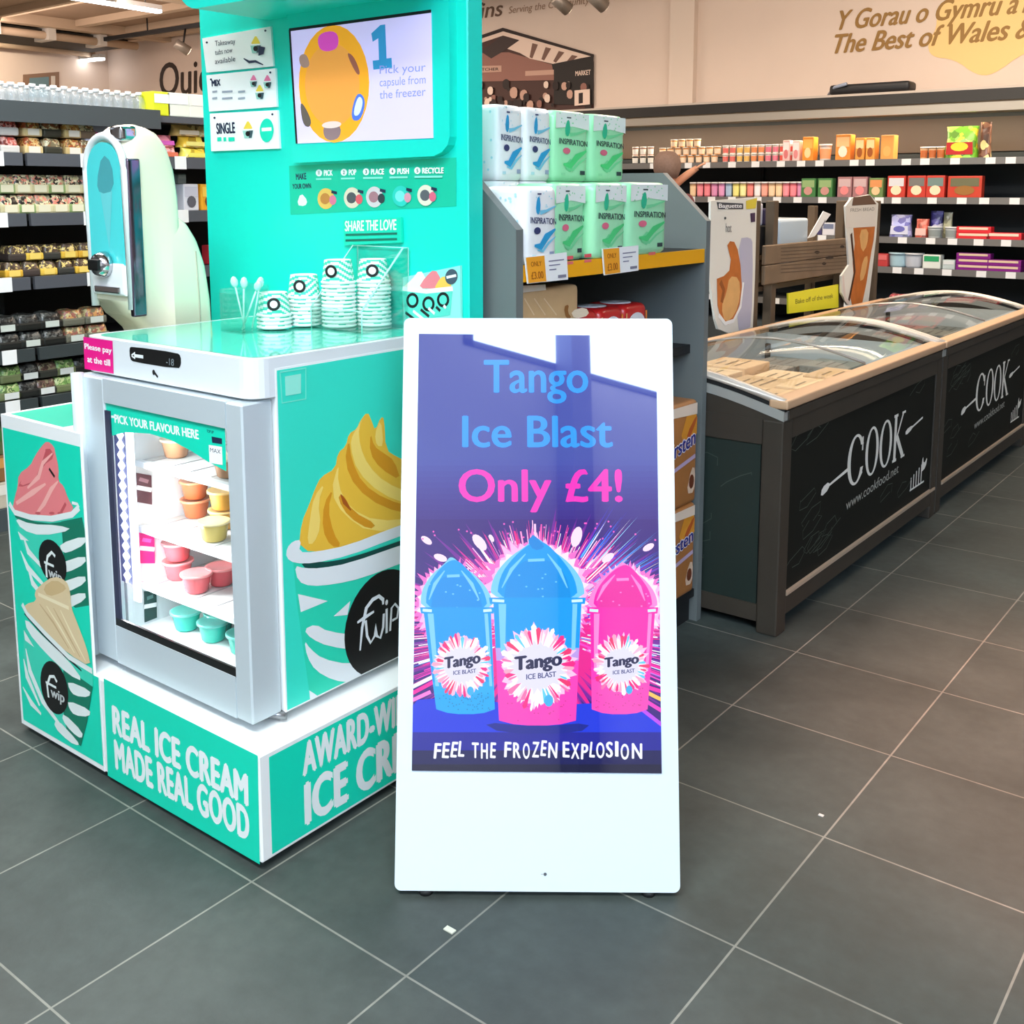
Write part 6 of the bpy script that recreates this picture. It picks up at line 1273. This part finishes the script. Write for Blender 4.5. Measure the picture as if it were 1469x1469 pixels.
P_ = [Vector(q) for q in ((0, 0, .94), (0, 0, 1.12), (0, -.01, 1.30), (0, 0, 1.43), (0, .0, 1.53), (0, .01, 1.60), (0, .02, 1.69), (0, .015, 1.755),
      (.18, 0, 1.40), (-.18, 0, 1.40), (-.23, .02, 1.13), (-.22, .08, .90), (-.22, .10, .82), (.09, 0, .88), (.10, .01, .48), (.10, -.02, .09), (.10, .10, .04), (-.09, 0, .88), (-.10, .01, .48), (-.10, -.02, .09), (-.10, .10, .04))]
E_ = [(0, 1), (1, 2), (2, 3), (3, 4), (4, 5), (5, 6), (6, 7), (3, 8), (3, 9), (9, 10), (10, 11), (11, 12), (0, 13), (13, 14), (14, 15), (15, 16), (0, 17), (17, 18), (18, 19), (19, 20)]
R_ = [.14, .125, .14, .10, .055, .075, .095, .07, .07, .07, .045, .033, .035, .095, .06, .045, .035, .095, .06, .045, .035]
nb_ = len(P_); P_ += [el, wr, pal]; E_ += [(8, nb_), (nb_, nb_+1), (nb_+1, nb_+2)]; R_ += [.046, .030, .032]
for k in range(4):
    base = wr+dn*.055+side*(-.026+.017*k); a1_ = base+dn*(.07-.006*abs(k-1.4))+side*(-.004+.003*k); a2_ = a1_+dn*.036-upv*.010; n0 = len(P_)
    P_ += [base, a1_, a2_]; E_ += [(nb_+2, n0), (n0, n0+1), (n0+1, n0+2)]; R_ += [.0105, .009, .0075]
n0 = len(P_); P_ += [wr+dn*.03-side*.035, wr+dn*.065-side*.055, wr+dn*.09-side*.058]; E_ += [(nb_+1, n0), (n0, n0+1), (n0+1, n0+2)]; R_ += [.012, .011, .009]
skin_chain('body', P_, E_, R_, SKN, per)
skin_chain('shirt', [Vector(q) for q in ((0, 0, .93), (0, 0, 1.12), (0, -.01, 1.30), (0, 0, 1.42), (.19, 0, 1.40), (-.19, 0, 1.40), (.235, .01, 1.42), (-.22, .01, 1.25))], [(0, 1), (1, 2), (2, 3), (3, 4), (3, 5), (4, 6), (5, 7)], [.155, .14, .155, .115, .085, .085, .075, .08], TEE, per)
skin_chain('trousers', [Vector(q) for q in ((0, 0, .95), (.09, 0, .86), (.10, .01, .48), (.10, -.02, .12), (-.09, 0, .86), (-.10, .01, .48), (-.10, -.02, .12))], [(0, 1), (1, 2), (2, 3), (0, 4), (4, 5), (5, 6)], [.15, .11, .075, .065, .11, .075, .065], JEANS, per)
b = B(); 
for z0_, prof in ((0, [(.02, 1.585), (.085, 1.60), (.108, 1.66), (.112, 1.71), (.10, 1.765), (.06, 1.805), (0, 1.815)]),): b.lathe((hx, 7.6-.012, 0), prof, HAIR, 18)
b.obj('hair', per)
b = B(); hc = Vector((hx, 7.6, 0))
for s_ in (-1, 1): b.lathe(hc+Vector((.034*s_, .098, 1.695)), [(0, -.012), (.012, 0), (0, .012)], PAPER, 10); b.lathe(hc+Vector((.034*s_, .108, 1.695)), [(0, -.005), (.005, 0), (0, .005)], BLACK, 8)
b.obj('eye', per)
b = B(); b.lathe(hc+Vector((0, .112, 1.665)), [(.004, -.02), (.016, -.012), (.009, .012), (.004, .03)], SKN, 10); b.obj('nose', per)
b = B(); b.tube([hc+Vector((-.024, .098, 1.625)), hc+Vector((0, .106, 1.623)), hc+Vector((.024, .098, 1.625))], .006, mat((170, 90, 86), .5), 8); b.obj('mouth', per)
for s_ in (-1, 1):
    b = B(); b.box(hx+.1*s_-.045, hx+.1*s_+.045, 7.5, 7.78, 0, .09, mat((40, 40, 44), .6), .03, 3); b.obj('shoe', per)

for o in bpy.data.objects:
    if '_o' in o: del o['_o']
